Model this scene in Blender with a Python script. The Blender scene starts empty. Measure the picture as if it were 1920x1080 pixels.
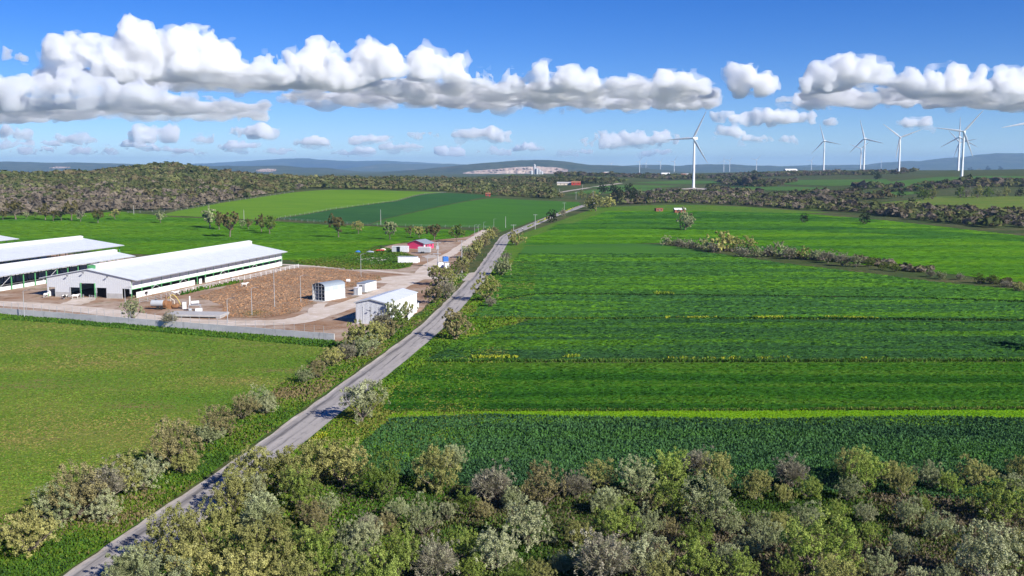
import bpy, bmesh, math, random
import numpy as np
from mathutils import Vector, Matrix, geometry as mgeo
import openvdb

sc = bpy.context.scene
C = sc.collection
R = math.radians
rng = np.random.default_rng(7)
random.seed(7)

# ------------------------------------------------------------------ camera
F = 1850.0                        # focal length in photo pixels (photo 1920 wide)
CAMZ = 40.0
PITCH = math.atan(225.0 / F)
cam_d = bpy.data.cameras.new('camera')
cam = bpy.data.objects.new('camera', cam_d); C.objects.link(cam)
cam_d.sensor_width = 36.0; cam_d.lens = 36.0 * F / 1920.0
cam_d.clip_start = 0.5; cam_d.clip_end = 120000
cam.location = (0, 0, CAMZ); cam.rotation_euler = (R(90) - PITCH, 0, 0)
sc.camera = cam

# ------------------------------------------------------------------ world, sun, exposure
SUN_EL = R(31); SUN_H = Vector((0.74, -0.67, 0)).normalized()
sun_dir = Vector((SUN_H.x * math.cos(SUN_EL), SUN_H.y * math.cos(SUN_EL), math.sin(SUN_EL)))
w = bpy.data.worlds.new('World'); sc.world = w; w.use_nodes = True
nt = w.node_tree
sky = nt.nodes.new('ShaderNodeTexSky'); sky.sky_type = 'NISHITA'; sky.sun_disc = False
sky.sun_elevation = SUN_EL; sky.sun_rotation = math.atan2(SUN_H.x, SUN_H.y)
sky.altitude = 2500; sky.air_density = 1.0; sky.dust_density = 0.0; sky.ozone_density = 6.0
bg = nt.nodes['Background']; bg.inputs['Strength'].default_value = 0.09
hs = nt.nodes.new('ShaderNodeHueSaturation'); hs.inputs['Hue'].default_value = 0.518; hs.inputs['Saturation'].default_value = 1.27; hs.inputs['Value'].default_value = 0.9
nt.links.new(sky.outputs[0], hs.inputs['Color']); nt.links.new(hs.outputs[0], bg.inputs['Color'])
w.cycles.sampling_method = 'MANUAL'; w.cycles.sample_map_resolution = 512

sun_d = bpy.data.lights.new('sun', 'SUN'); sun_d.energy = 5.0; sun_d.angle = R(0.53)
sun_d.color = (1.0, 0.95, 0.87)
sun = bpy.data.objects.new('sun', sun_d); C.objects.link(sun)
sun.rotation_euler = sun_dir.to_track_quat('Z', 'Y').to_euler()

vs = sc.view_settings
sc.display_settings.display_device = 'sRGB'
vs.view_transform = 'Standard'; vs.look = 'None'; vs.exposure = 0.62; vs.gamma = 1.0; vs.use_curve_mapping = False
cy = sc.cycles
cy.use_denoising = True
cy.max_bounces = 16; cy.diffuse_bounces = 2; cy.glossy_bounces = 2; cy.transmission_bounces = 4
cy.transparent_max_bounces = 6; cy.volume_bounces = 16
cy.caustics_reflective = False; cy.caustics_refractive = False
cy.use_adaptive_sampling = True; cy.adaptive_threshold = 0.02
cy.sample_clamp_indirect = 8

# ------------------------------------------------------------------ pixel to world (for authoring positions on the ground)
def ray(px, py):
    a = (px - 960) / F; b = -(py - 540) / F
    cp, sp = math.cos(PITCH), math.sin(PITCH)
    return Vector((a, cp + b * sp, -sp + b * cp))
def at_depth(px, py, D):
    d = ray(px, py); t = D / d.y
    return Vector((d.x * t, D, CAMZ + d.z * t))

# ------------------------------------------------------------------ numpy value noise
_lat = np.random.default_rng(11).random((32, 32, 32)).astype(np.float32) * 2 - 1
def vnoise(x, y, z):
    xi = np.floor(x).astype(int); yi = np.floor(y).astype(int); zi = np.floor(z).astype(int)
    fx = x - xi; fy = y - yi; fz = z - zi
    fx = fx * fx * (3 - 2 * fx); fy = fy * fy * (3 - 2 * fy); fz = fz * fz * (3 - 2 * fz)
    xi &= 31; yi &= 31; zi &= 31
    x1 = (xi + 1) & 31; y1 = (yi + 1) & 31; z1 = (zi + 1) & 31
    def L(a, b, c): return _lat[a, b, c]
    c00 = L(xi, yi, zi) * (1 - fx) + L(x1, yi, zi) * fx
    c10 = L(xi, y1, zi) * (1 - fx) + L(x1, y1, zi) * fx
    c01 = L(xi, yi, z1) * (1 - fx) + L(x1, yi, z1) * fx
    c11 = L(xi, y1, z1) * (1 - fx) + L(x1, y1, z1) * fx
    return (c00 * (1 - fy) + c10 * fy) * (1 - fz) + (c01 * (1 - fy) + c11 * fy) * fz
def fbm(x, y, z, o=4):
    s = 0; a = 0.5; f = 1.0
    for i in range(o):
        s = s + a * vnoise(x * f + i * 7.3, y * f + i * 3.1, z * f + i * 5.7); a *= 0.5; f *= 2.03
    return s

# ------------------------------------------------------------------ object helpers
def tag(o, label=None, cat=None, group=None, kind=None):
    if label: o['label'] = label
    if cat: o['category'] = cat
    if group: o['group'] = group
    if kind: o['kind'] = kind
    return o
def link(name, me, mats=None, parent=None, loc=None):
    o = bpy.data.objects.new(name, me); C.objects.link(o)
    if mats is not None:
        for m in (mats if isinstance(mats, (list, tuple)) else [mats]): me.materials.append(m)
    if parent: o.parent = parent
    if loc is not None: o.location = loc
    return o
def mesh_np(name, V, Fc, smooth=False):
    """V (n,3), Fc (m,k) arrays -> mesh, fast."""
    V = np.asarray(V, np.float32); Fc = np.asarray(Fc, np.int32); k = Fc.shape[1]
    me = bpy.data.meshes.new(name)
    me.vertices.add(len(V)); me.vertices.foreach_set('co', V.ravel())
    me.loops.add(Fc.size); me.loops.foreach_set('vertex_index', Fc.ravel())
    me.polygons.add(len(Fc)); me.polygons.foreach_set('loop_start', np.arange(0, Fc.size, k, dtype=np.int32))
    if smooth: me.polygons.foreach_set('use_smooth', np.ones(len(Fc), bool))
    me.update(calc_edges=True); me.validate()
    return me
# ------------------------------------------------------------------ terrain heights: rows of (depth, height) for columns across the valley
_cols = {
 -900: [(700, 3), (1000, 15), (1300, 24), (2000, 18), (3500, 5)],
 0:    [(600, 0), (760, 5), (1000, 19), (1250, 30), (1700, 20), (2600, 5), (4000, 0)],
 200:  [(600, 0), (780, 6), (1000, 20), (1250, 32), (1700, 22), (2600, 5), (4000, 0)],
 325:  [(600, 0), (800, 7), (1000, 20), (1150, 33), (1290, 52), (1420, 34), (2000, 15), (4000, 0)],
 430:  [(600, 0), (800, 7), (1000, 18), (1250, 29), (1500, 28), (2200, 12), (4000, 0)],
 600:  [(600, 0), (740, 2), (1000, 18), (1300, 21), (1650, 22), (2300, 10), (4000, 0)],
 800:  [(600, 0), (740, 1), (1000, 14.5), (1400, 16), (2000, 17), (2800, 8), (4000, 0)],
 950:  [(600, 0), (740, 0), (1000, 6), (1500, 12), (2200, 20), (2900, 21.5), (3600, 12), (5000, 0)],
 1100: [(600, 0), (740, 1), (900, 4.5), (1010, 2.5), (1180, 8), (1700, 18), (2300, 23), (3000, 22), (5000, 5)],
 1300: [(600, 0), (740, 2), (900, 5.5), (1250, 5), (1600, 6), (2300, 15), (3000, 23), (5000, 10)],
 1500: [(600, 0), (850, 3), (1100, 6), (1500, 11.5), (2200, 22), (3000, 34), (4500, 20)],
 1700: [(500, 0), (750, 3.5), (1000, 7.5), (1700, 21.5), (2400, 31), (3000, 34), (4500, 20)],
 1920: [(450, 0), (600, 1), (800, 3), (1000, 10), (1400, 17), (1900, 29.5), (2500, 37), (4500, 15)],
 2700: [(450, 0), (600, 1), (1000, 8), (1600, 18), (2500, 35), (4500, 15)],
}
HS = 20.0; HX0, HY0, HNX, HNY = -4000.0, -400.0, 401, 421
_gx = HX0 + np.arange(HNX) * HS; _gy = HY0 + np.arange(HNY) * HS
_deps = np.concatenate([[0], np.arange(400, 8100, 50)])
_pxs = np.array(sorted(_cols))
_tab = np.array([[np.interp(d, [0, 420] + [q[0] for q in _cols[p]] + [8000], [0, 0] + [q[1] for q in _cols[p]] + [0]) for d in _deps] for p in _pxs])
_XX, _YY = np.meshgrid(_gx, _gy, indexing='ij')
_P = 960 + F * _XX / np.maximum(_YY, 60.0)
_pi = np.clip(np.searchsorted(_pxs, _P) - 1, 0, len(_pxs) - 2)
_pf = np.clip((_P - _pxs[_pi]) / (_pxs[_pi + 1] - _pxs[_pi]), 0, 1)
_di = np.clip(np.searchsorted(_deps, _YY) - 1, 0, len(_deps) - 2)
_df = np.clip((_YY - _deps[_di]) / (_deps[_di + 1] - _deps[_di]), 0, 1)
HM = ((_tab[_pi, _di] * (1 - _pf) + _tab[_pi + 1, _di] * _pf) * (1 - _df) + (_tab[_pi, _di + 1] * (1 - _pf) + _tab[_pi + 1, _di + 1] * _pf) * _df)
HM[_YY < 60] = 0
def _blur(a, n):
    for _ in range(n):
        a = np.pad(a, 1, 'edge')
        a = (a[:-2, 1:-1] + 2 * a[1:-1, 1:-1] + a[2:, 1:-1]) / 4
        a = np.pad(a, ((0, 0), (1, 1)), 'edge')
        a = (a[:, :-2] + 2 * a[:, 1:-1] + a[:, 2:]) / 4
    return a
HM = _blur(HM, 5)
HM += np.clip((_YY - 520) / 500, 0, 1) * 1.3 * fbm(_XX / 170, _YY / 170, _XX * 0, 3)
HM = np.where(_YY < 430, 0.0, HM)
def H(x, y):
    x = np.asarray(x, float); y = np.asarray(y, float)
    u = np.clip((x - HX0) / HS, 0, HNX - 1.001); v = np.clip((y - HY0) / HS, 0, HNY - 1.001)
    i = u.astype(int); j = v.astype(int); a = u - i; b = v - j
    # same split as the ground sheet's triangles would give, close enough on slopes this gentle
    return (HM[i, j] * (1 - a) + HM[i + 1, j] * a) * (1 - b) + (HM[i, j + 1] * (1 - a) + HM[i + 1, j + 1] * a) * b
def h1(x, y): return float(H(x, y))
_ts = np.exp(np.linspace(math.log(55), math.log(8000), 4000))
def G(px, py):
    """world point where the ray of a photo pixel meets the terrain"""
    d = ray(px, py)
    X = d.x / d.y * _ts; Z = CAMZ + d.z / d.y * _ts
    k = np.nonzero(Z <= H(X, _ts))[0]
    k = k[0] if len(k) else len(_ts) - 1
    if k > 0:
        z0 = Z[k - 1] - H(X[k - 1], _ts[k - 1]); z1 = Z[k] - H(X[k], _ts[k])
        f = z0 / (z0 - z1) if z0 > z1 else 0
        D = _ts[k - 1] + (_ts[k] - _ts[k - 1]) * f
    else: D = _ts[0]
    x = d.x / d.y * D
    return Vector((x, D, h1(x, D)))

# ------------------------------------------------------------------ materials
def new_mat(name):
    m = bpy.data.materials.new(name); m.use_nodes = True
    b = m.node_tree.nodes['Principled BSDF']; b.inputs['Roughness'].default_value = 0.9; b.inputs['Specular IOR Level'].default_value = 0.2
    return m, m.node_tree, b
def plain(name, col, rough=0.6, metal=0.0, spec=0.4, var=0.06, scale=1.5):
    """painted or raw surface with faint uneven tone"""
    m, n, b = new_mat(name); b.inputs['Roughness'].default_value = rough; b.inputs['Metallic'].default_value = metal; b.inputs['Specular IOR Level'].default_value = spec
    tc = n.nodes.new('ShaderNodeTexCoord'); nz = n.nodes.new('ShaderNodeTexNoise'); nz.inputs['Scale'].default_value = scale; nz.inputs['Detail'].default_value = 5
    n.links.new(tc.outputs['Object'], nz.inputs['Vector'])
    mx = n.nodes.new('ShaderNodeMix'); mx.data_type = 'RGBA'
    mx.inputs['A'].default_value = (*[c * (1 - 2 * var) for c in col], 1); mx.inputs['B'].default_value = (*[min(1, c * (1 + 2 * var)) for c in col], 1)
    n.links.new(nz.outputs['Fac'], mx.inputs['Factor']); n.links.new(mx.outputs['Result'], b.inputs['Base Color'])
    return m
def ramp_mat(name, layers, bump=None, rough=1.0, spec=0.05):
    """layers: list of (colour, noise scale xyz, lo, hi, detail, seed): each mixes over the one before by a noise mask between lo and hi"""
    m, n, b = new_mat(name); b.inputs['Roughness'].default_value = rough; b.inputs['Specular IOR Level'].default_value = spec
    geo = n.nodes.new('ShaderNodeNewGeometry'); prev = None
    for (col, scl, lo, hi, det, seed) in layers:
        if prev is None:
            rgb = n.nodes.new('ShaderNodeRGB'); rgb.outputs[0].default_value = (*col, 1); prev = rgb.outputs[0]; continue
        mp = n.nodes.new('ShaderNodeMapping'); mp.inputs['Scale'].default_value = scl; mp.inputs['Location'].default_value = (seed * 13.7, seed * 7.1, seed); mp.inputs['Rotation'].default_value = (0, 0, R(1.5))
        n.links.new(geo.outputs['Position'], mp.inputs['Vector'])
        nz = n.nodes.new('ShaderNodeTexNoise'); nz.inputs['Scale'].default_value = 1.0; nz.inputs['Detail'].default_value = det; nz.inputs['Roughness'].default_value = 0.6
        n.links.new(mp.outputs[0], nz.inputs['Vector'])
        mr = n.nodes.new('ShaderNodeMapRange'); mr.inputs['From Min'].default_value = lo; mr.inputs['From Max'].default_value = hi
        n.links.new(nz.outputs['Fac'], mr.inputs['Value'])
        mx = n.nodes.new('ShaderNodeMix'); mx.data_type = 'RGBA'; mx.inputs['B'].default_value = (*col, 1)
        n.links.new(mr.outputs[0], mx.inputs['Factor']); n.links.new(prev, mx.inputs['A']); prev = mx.outputs['Result']
    n.links.new(prev, b.inputs['Base Color'])
    if bump:
        scl, st, dist = bump
        mp = n.nodes.new('ShaderNodeMapping'); mp.inputs['Scale'].default_value = scl; n.links.new(geo.outputs['Position'], mp.inputs['Vector'])
        nz = n.nodes.new('ShaderNodeTexNoise'); nz.inputs['Scale'].default_value = 1.0; nz.inputs['Detail'].default_value = 4; n.links.new(mp.outputs[0], nz.inputs['Vector'])
        bp = n.nodes.new('ShaderNodeBump'); bp.inputs['Strength'].default_value = st; bp.inputs['Distance'].default_value = dist
        n.links.new(nz.outputs['Fac'], bp.inputs['Height']); n.links.new(bp.outputs[0], b.inputs['Normal'])
    return m

# ------------------------------------------------------------------ ground: one sheet to the horizon
def _axis(lo, hi, step, far_lo, far_hi, grow=1.16):
    a = list(np.arange(lo, hi + .1, step)); s = step
    while a[-1] < far_hi: s *= grow; a.append(a[-1] + s)
    s = step; b = []
    p = lo
    while p > far_lo: s *= grow; p -= s; b.append(p)
    return np.array(b[::-1] + a)
_ax = _axis(-1600, 1800, 20, -34000, 34000); _ay = _axis(-400, 3200, 20, -2500, 34000)
_GX, _GY = np.meshgrid(_ax, _ay, indexing='ij')
_GZ = H(_GX, _GY); _GZ = np.where((_GX < HX0 + 200) | (_GX > HX0 + HS * (HNX - 12)) | (_GY > 7600), 0, _GZ)
_V = np.stack([_GX, _GY, _GZ], -1).reshape(-1, 3)
_nx, _ny = len(_ax), len(_ay)
_I = (np.arange(_nx - 1)[:, None] * _ny + np.arange(_ny - 1)[None, :]).ravel()
_Fq = np.stack([_I, _I + _ny, _I + _ny + 1, _I + 1], 1)
m_ground = ramp_mat('rough_grass', [((.055, .085, .022), 0, 0, 0, 0, 0), ((.11, .105, .045), (.02, .05, .05), .42, .62, 5, 1), ((.035, .06, .018), (.35, .35, .35), .5, .65, 4, 2), ((.13, .12, .07), (.9, .9, .9), .58, .75, 4, 3)],
                    bump=((1.2, 1.2, 1.2), .6, .5))
ground = link('ground', mesh_np('ground', _V, _Fq, True), m_ground); tag(ground, kind='structure')

# ------------------------------------------------------------------ draped sheets
def densify(P, step, jit=0.0, g=None):
    out = []
    n = len(P)
    for i in range(n):
        a, b = P[i], P[(i + 1) % n]; L = math.hypot(b[0] - a[0], b[1] - a[1]); k = max(1, int(L / step))
        for j in range(k):
            t = j / k; q = [a[0] + (b[0] - a[0]) * t, a[1] + (b[1] - a[1]) * t]
            if jit and j: q[0] += g.uniform(-jit, jit); q[1] += g.uniform(-jit, jit)
            out.append(q)
    return out
def inside(P, x, y):
    P = np.asarray(P); x = np.asarray(x); y = np.asarray(y); r = np.zeros(x.shape, bool); j = len(P) - 1
    for i in range(len(P)):
        c = ((P[i, 1] > y) != (P[j, 1] > y)) & (x < (P[j, 0] - P[i, 0]) * (y - P[i, 1]) / (P[j, 1] - P[i, 1] + 1e-12) + P[i, 0])
        r ^= c; j = i
    return r
def poly_px(pts): return [tuple(G(*p)[:2]) for p in pts]
def sheet(name, P, mat, dz, step=10.0, jit=0.0, skirt=0.0, kind='structure', label=None, seed=0, parent=None):
    """a field or yard surface lying dz above the terrain; skirt gives the standing crop a real edge"""
    g = np.random.default_rng(seed + 5)
    B = densify(P, min(step, 6.0 if jit else step), jit, g)
    B = np.array(B); lo = B.min(0); hi = B.max(0)
    st = max(step, math.sqrt((hi[0] - lo[0]) * (hi[1] - lo[1]) / 5000))
    gx, gy = np.meshgrid(np.arange(lo[0] + st / 2, hi[0], st), np.arange(lo[1] + st / 2, hi[1], st)); gx = gx.ravel(); gy = gy.ravel()
    k = inside(B, gx, gy); pts = np.concatenate([B, np.stack([gx[k], gy[k]], 1)])
    nb = len(B)
    r = mgeo.delaunay_2d_cdt([Vector(p) for p in pts], [(i, (i + 1) % nb) for i in range(nb)], [], 1, 1e-4)
    v2 = np.array([(v.x, v.y) for v in r[0]]); tri = [f for f in r[2]]
    V = np.column_stack([v2, H(v2[:, 0], v2[:, 1]) + dz])
    Fa = []
    for f in tri:
        f = list(f)
        a, b, c = v2[f[0]], v2[f[1]], v2[f[2]]
        if (b[0] - a[0]) * (c[1] - a[1]) - (b[1] - a[1]) * (c[0] - a[0]) < 0: f = f[::-1]
        Fa.append(f)
    me = bpy.data.meshes.new(name)
    if skirt:
        n0 = len(V); W = np.column_stack([B, H(B[:, 0], B[:, 1]) + dz]); W2 = W.copy(); W2[:, 2] -= skirt
        V = np.concatenate([V, W, W2])
        Fa += [(n0 + i, n0 + (i + 1) % nb, n0 + nb + (i + 1) % nb, n0 + nb + i) for i in range(nb)]
    me.from_pydata(V.tolist(), [], Fa); me.polygons.foreach_set('use_smooth', [True] * len(me.polygons)); me.update()
    o = link(name, me, mat, parent)
    tag(o, label, kind=kind)
    return o
# ------------------------------------------------------------------ road
_left = [(95, 1105), (127, 1080), (217, 1017), (287, 970), (375, 910), (477, 841), (565, 777), (642, 722), (705, 677), (775, 625), (812, 592), (842, 562), (868, 535), (892, 511), (907, 490),
         (921, 470), (932, 454), (939, 444), (953, 436.5), (966, 431.5), (992, 420.5), (1022, 408), (1046, 399.5), (1067, 393.5), (1092, 384.5)]
_lw = [G(*p) for p in _left]
_cl = [Vector((p.x + 3.05, p.y)) for p in _lw]
_cl = [_cl[0] + (_cl[0] - _cl[1]).normalized() * 60] + _cl + [_cl[-1] + Vector((14, 60)), _cl[-1] + Vector((16, 120))]
def smooth_line(P, step=4.0):
    P = [Vector(p) for p in P]
    for _ in range(2):
        Q = [P[0]]
        for a, b in zip(P, P[1:]): Q += [a * .75 + b * .25, a * .25 + b * .75]
        Q.append(P[-1]); P = Q
    out = [P[0]]
    for a, b in zip(P, P[1:]):
        L = (b - a).length; k = max(1, int(L / step))
        for i in range(1, k + 1): out.append(a + (b - a) * (i / k))
    return out
def ribbon(name, line, offs, dz, mat, label=None, jit=0.0, seed=0, kind='structure', parent=None):
    """strip mesh along a line; offs = list of cross offsets; UV: u across metres, v along metres"""
    g = np.random.default_rng(seed); V = []; UV = []; s = 0; n = len(offs)
    for i, p in enumerate(line):
        a = line[max(0, i - 1)]; b = line[min(len(line) - 1, i + 1)]; t = (b - a).normalized(); nrm = Vector((t.y, -t.x))
        if i: s += (p - line[i - 1]).length
        for k, o in enumerate(offs):
            oo = o + (g.uniform(-jit, jit) if k in (0, n - 1) else 0)
            q = p + nrm * oo; V.append((q.x, q.y, h1(q.x, q.y) + dz[k])); UV.append((oo, s))
    Fa = [(i * n + k, i * n + k + 1, (i + 1) * n + k + 1, (i + 1) * n + k) for i in range(len(line) - 1) for k in range(n - 1)]
    me = mesh_np(name, V, Fa, True)
    uv = me.uv_layers.new(name='UVMap'); li = np.zeros(len(me.loops), np.int32); me.loops.foreach_get('vertex_index', li)
    uv.data.foreach_set('uv', np.array(UV, np.float32)[li].ravel())
    o = link(name, me, mat, parent); tag(o, label, kind=kind)
    return o
def road_mat():
    m, n, b = new_mat('asphalt'); b.inputs['Roughness'].default_value = .85
    uv = n.nodes.new('ShaderNodeUVMap')
    def noise(scl, det, lo, hi, loc=(0, 0, 0)):
        mp = n.nodes.new('ShaderNodeMapping'); mp.inputs['Scale'].default_value = scl; mp.inputs['Location'].default_value = loc; n.links.new(uv.outputs[0], mp.inputs['Vector'])
        z = n.nodes.new('ShaderNodeTexNoise'); z.inputs['Scale'].default_value = 1; z.inputs['Detail'].default_value = det; z.inputs['Roughness'].default_value = .65; n.links.new(mp.outputs[0], z.inputs['Vector'])
        r = n.nodes.new('ShaderNodeMapRange'); r.inputs['From Min'].default_value = lo; r.inputs['From Max'].default_value = hi; n.links.new(z.outputs['Fac'], r.inputs['Value']); return r.outputs[0]
    def mix(a, col, f):
        x = n.nodes.new('ShaderNodeMix'); x.data_type = 'RGBA'; x.inputs['B'].default_value = (*col, 1)
        if isinstance(a, tuple): x.inputs['A'].default_value = (*a, 1)
        else: n.links.new(a, x.inputs['A'])
        n.links.new(f, x.inputs['Factor']); return x.outputs['Result']
    c = mix((.315, .290, .272), (.415, .380, .350), noise((.5, .06, 1), 4, .35, .65))
    # worn dark band along the left lane and tar seams, irregular along the road
    sx = n.nodes.new('ShaderNodeSeparateXYZ'); n.links.new(uv.outputs[0], sx.inputs[0])
    wob = noise((.0, .07, 1), 3, 0, 1, (3, 0, 0))
    def band(center, width, mask):
        a = n.nodes.new('ShaderNodeMath'); a.operation = 'MULTIPLY_ADD'; a.inputs[1].default_value = 1.4; a.inputs[2].default_value = -center - .7; n.links.new(wob, a.inputs[0])
        s = n.nodes.new('ShaderNodeMath'); s.operation = 'ADD'; n.links.new(a.outputs[0], s.inputs[0]); n.links.new(sx.outputs[0], s.inputs[1])
        ab = n.nodes.new('ShaderNodeMath'); ab.operation = 'ABSOLUTE'; n.links.new(s.outputs[0], ab.inputs[0])
        r = n.nodes.new('ShaderNodeMapRange'); r.inputs['From Min'].default_value = width; r.inputs['From Max'].default_value = width * .35; n.links.new(ab.outputs[0], r.inputs['Value'])
        mu = n.nodes.new('ShaderNodeMath'); mu.operation = 'MULTIPLY'; n.links.new(r.outputs[0], mu.inputs[0]); n.links.new(mask, mu.inputs[1]); return mu.outputs[0]
    c = mix(c, (.135, .126, .124), band(-1.9, .7, noise((1.5, .05, 1), 5, .36, .56, (1, 2, 0))))
    c = mix(c, (.145, .136, .134), band(.1, .3, noise((2, .06, 1), 5, .45, .6, (5, 2, 0))))
    c = mix(c, (.155, .147, .145), band(1.7, .35, noise((2, .07, 1), 5, .5, .62, (9, 4, 0))))
    c = mix(c, (.20, .188, .18), noise((1.2, .5, 1), 6, .54, .72))
    n.links.new(c, b.inputs['Base Color'])
    return m
m_road = road_mat()
m_gravel = ramp_mat('pale_gravel', [((.46, .41, .36), 0, 0, 0, 0, 0), ((.34, .28, .23), (.6, .6, .6), .45, .7, 5, 1), ((.55, .5, .45), (.15, .15, .15), .5, .65, 3, 2)], bump=((2.5, 2.5, 2.5), .4, .1))
ROAD = smooth_line(_cl)
ribbon('road', ROAD, [-3.0, -1.5, 0, 1.5, 3.0], [.05, .065, .08, .065, .05], m_road, jit=.1, seed=3)
ribbon('road_shoulder', ROAD, [-3.55, -2.9, 2.9, 3.3], [.0, .035, .035, .0], m_gravel, jit=.22, seed=4)
FAR_ROAD = smooth_line([G(*p)[:2] for p in [(1026, 367), (1040, 362.5), (1065, 358), (1095, 353.5), (1128, 348.5), (1165, 343.5)]], 10)
ribbon('road', FAR_ROAD, [-3.2, 3.2], [.12, .12], m_gravel, jit=.2, seed=6)

# ------------------------------------------------------------------ fields
fm = {}
def crop_mat(name, a, b, c, row=.9, bigy=.06, bump=.5):
    """a base, b broad streaks along the rows, c fine rows/speckle"""
    return ramp_mat(name, [(a, 0, 0, 0, 0, 0), (b, (.008, bigy, .1), .42, .6, 4, 1), (c, (.03, row, .5), .5, .72, 4, 2), (tuple(q * .72 for q in a), (.7, 1.1, .7), .52, .8, 4, 3), (tuple(min(1, q * 1.35) for q in b), (.05, .32, .5), .58, .74, 3, 4)], bump=((.9, 1.6, 1), bump, .35))
fm['teal'] = crop_mat('bean_crop', (.042, .105, .034), (.046, .125, .034), (.034, .088, .030), bigy=.12)
fm['wheat'] = crop_mat('young_wheat', (.034, .118, .013), (.043, .135, .012), (.028, .095, .012), bigy=.1)
fm['lime'] = crop_mat('spring_grass', (.120, .25, .012), (.16, .28, .012), (.09, .20, .014), bigy=.3)
fm['mixed'] = crop_mat('striped_cereal', (.046, .136, .020), (.038, .104, .032), (.070, .170, .014), bigy=.12)
fm['mixed_far'] = crop_mat('striped_cereal_far', (.056, .162, .018), (.046, .130, .025), (.080, .195, .016), row=.3, bigy=.06)
fm['bright'] = crop_mat('bright_cereal', (.075, .195, .012), (.052, .155, .014), (.100, .225, .012), row=.35, bigy=.03)
fm['midgreen'] = crop_mat('mid_cereal', (.050, .150, .014), (.042, .128, .016), (.066, .175, .014), row=.3, bigy=.04)
fm['dark'] = crop_mat('dark_cereal', (.030, .095, .026), (.038, .110, .026), (.024, .080, .022), row=.3, bigy=.03)
fm['slope'] = crop_mat('pale_slope_cereal', (.120, .235, .014), (.095, .205, .014), (.150, .255, .02), row=.25, bigy=.03)
fm['farfield'] = crop_mat('far_field', (.065, .145, .026), (.085, .160, .028), (.050, .120, .026), row=.15, bigy=.02)
fm['pasture'] = ramp_mat('pasture', [((.112, .180, .022), 0, 0, 0, 0, 0), ((.155, .190, .034), (.025, .06, .1), .42, .62, 5, 1), ((.21, .165, .065), (.05, .12, .1), .56, .72, 5, 2), ((.070, .140, .016), (.6, .8, .6), .5, .7, 4, 3), ((.20, .17, .075), (1.3, 1.6, 1), .6, .78, 4, 5)], bump=((1.5, 1.8, 1), .6, .3))
fm['verge'] = ramp_mat('verge_grass', [((.080, .175, .014), 0, 0, 0, 0, 0), ((.12, .195, .018), (.12, .12, .1), .45, .62, 4, 1), ((.045, .105, .014), (.7, .7, .7), .5, .68, 4, 2), ((.17, .16, .07), (.3, .3, .3), .6, .75, 4, 3)], bump=((1.5, 1.5, 1), .7, .4))
m_dirt = ramp_mat('yard_dirt', [((.30, .185, .115), 0, 0, 0, 0, 0), ((.42, .33, .26), (.05, .05, .05), .42, .6, 5, 1), ((.20, .115, .065), (.25, .25, .25), .52, .7, 5, 2), ((.12, .13, .04), (.12, .12, .1), .6, .72, 4, 6)], bump=((1, 1, 1), .6, .3))
m_weed = ramp_mat('dry_weeds', [((.29, .185, .11), 0, 0, 0, 0, 0), ((.36, .245, .155), (.2, .3, .2), .42, .62, 5, 1), ((.21, .125, .075), (.5, .7, .5), .5, .68, 5, 2), ((.16, .15, .05), (.06, .06, .06), .6, .72, 4, 3)], bump=((1.4, 1.4, 1.4), .9, .5))
m_track = ramp_mat('chalk_track', [((.58, .50, .42), 0, 0, 0, 0, 0), ((.48, .385, .30), (.12, .12, .12), .45, .68, 5, 1), ((.68, .60, .55), (.35, .35, .35), .52, .7, 4, 2)], bump=((1.5, 1.5, 1.5), .4, .12))
FIELDS = {}
def field(key, name, px, mat, dz=.12, jit=.5, step=10.0, skirt=.0, world=None, seed=0):
    P = world if world else poly_px(px)
    FIELDS[key] = P
    return sheet(name, P, fm[mat] if isinstance(mat, str) else mat, dz, step, jit, skirt, seed=seed)
# right of the road, near to far
field('verge_r', 'grass_verge', [(260, 1100), (420, 960), (570, 820), (665, 735), (770, 648), (840, 590), (912, 512), (940, 478), (952, 452), (985, 436), (1060, 410), (1110, 392), (1150, 392), (1100, 412), (1010, 470), (1000, 560), (960, 640), (940, 700), (860, 900), (700, 1100)], 'verge', .03)
field('teal', 'bean_field', [(735, 787), (900, 779), (1150, 785), (1450, 788), (1700, 782), (2150, 790), (2200, 960), (1700, 930), (1300, 915), (900, 915), (640, 880), (668, 842)], 'teal', .16, 1.3, 8)
field('lime', 'grass_strip', [(722, 783), (760, 770), (1000, 770), (1400, 768), (2100, 762), (2150, 800), (1500, 800), (1100, 796), (735, 800)], 'lime', .11, 1.2, 8)
field('wheat', 'wheat_field', [(716, 770), (742, 730), (800, 683), (1000, 683), (1500, 682), (2080, 680), (2110, 770), (1500, 772), (1000, 773)], 'wheat', .15, .4, 8)
field('mix1', 'cereal_field', [(800, 676), (860, 640), (1000, 600), (1300, 599), (2050, 605), (2080, 674), (1400, 675), (1000, 675)], 'mixed', .13, .4, 8, .0)
field('mix2', 'cereal_field', [(882, 595), (905, 570), (1010, 553), (1300, 555), (1700, 560), (2040, 572), (2050, 599), (1600, 597), (1250, 595), (1000, 597)], 'mixed', .14, .4, 8, .0, seed=2)
field('mix3', 'cereal_field', [(905, 566), (935, 530), (965, 490), (985, 462), (1080, 456), (1240, 458), (1330, 474), (1450, 492), (1600, 510), (1760, 530), (2030, 556), (2040, 569), (1700, 557), (1300, 552), (1000, 550)], 'mixed_far', .13, .4, 8, .0, seed=3)
field('right_far', 'cereal_field', [(985, 460), (995, 446), (1060, 424), (1140, 396), (1300, 396), (1500, 400), (1640, 412), (1760, 425), (2000, 452), (2030, 545), (1800, 516), (1560, 490), (1400, 470), (1250, 456)], 'bright', .13, .4, 12, .0, seed=4)
field('band_a', 'cereal_field', [(1030, 431), (1050, 420), (1200, 417), (1450, 421), (1700, 431), (1960, 446), (1960, 456), (1700, 441), (1450, 432), (1200, 430)], 'wheat', .20, .4, 12, seed=14)
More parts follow.
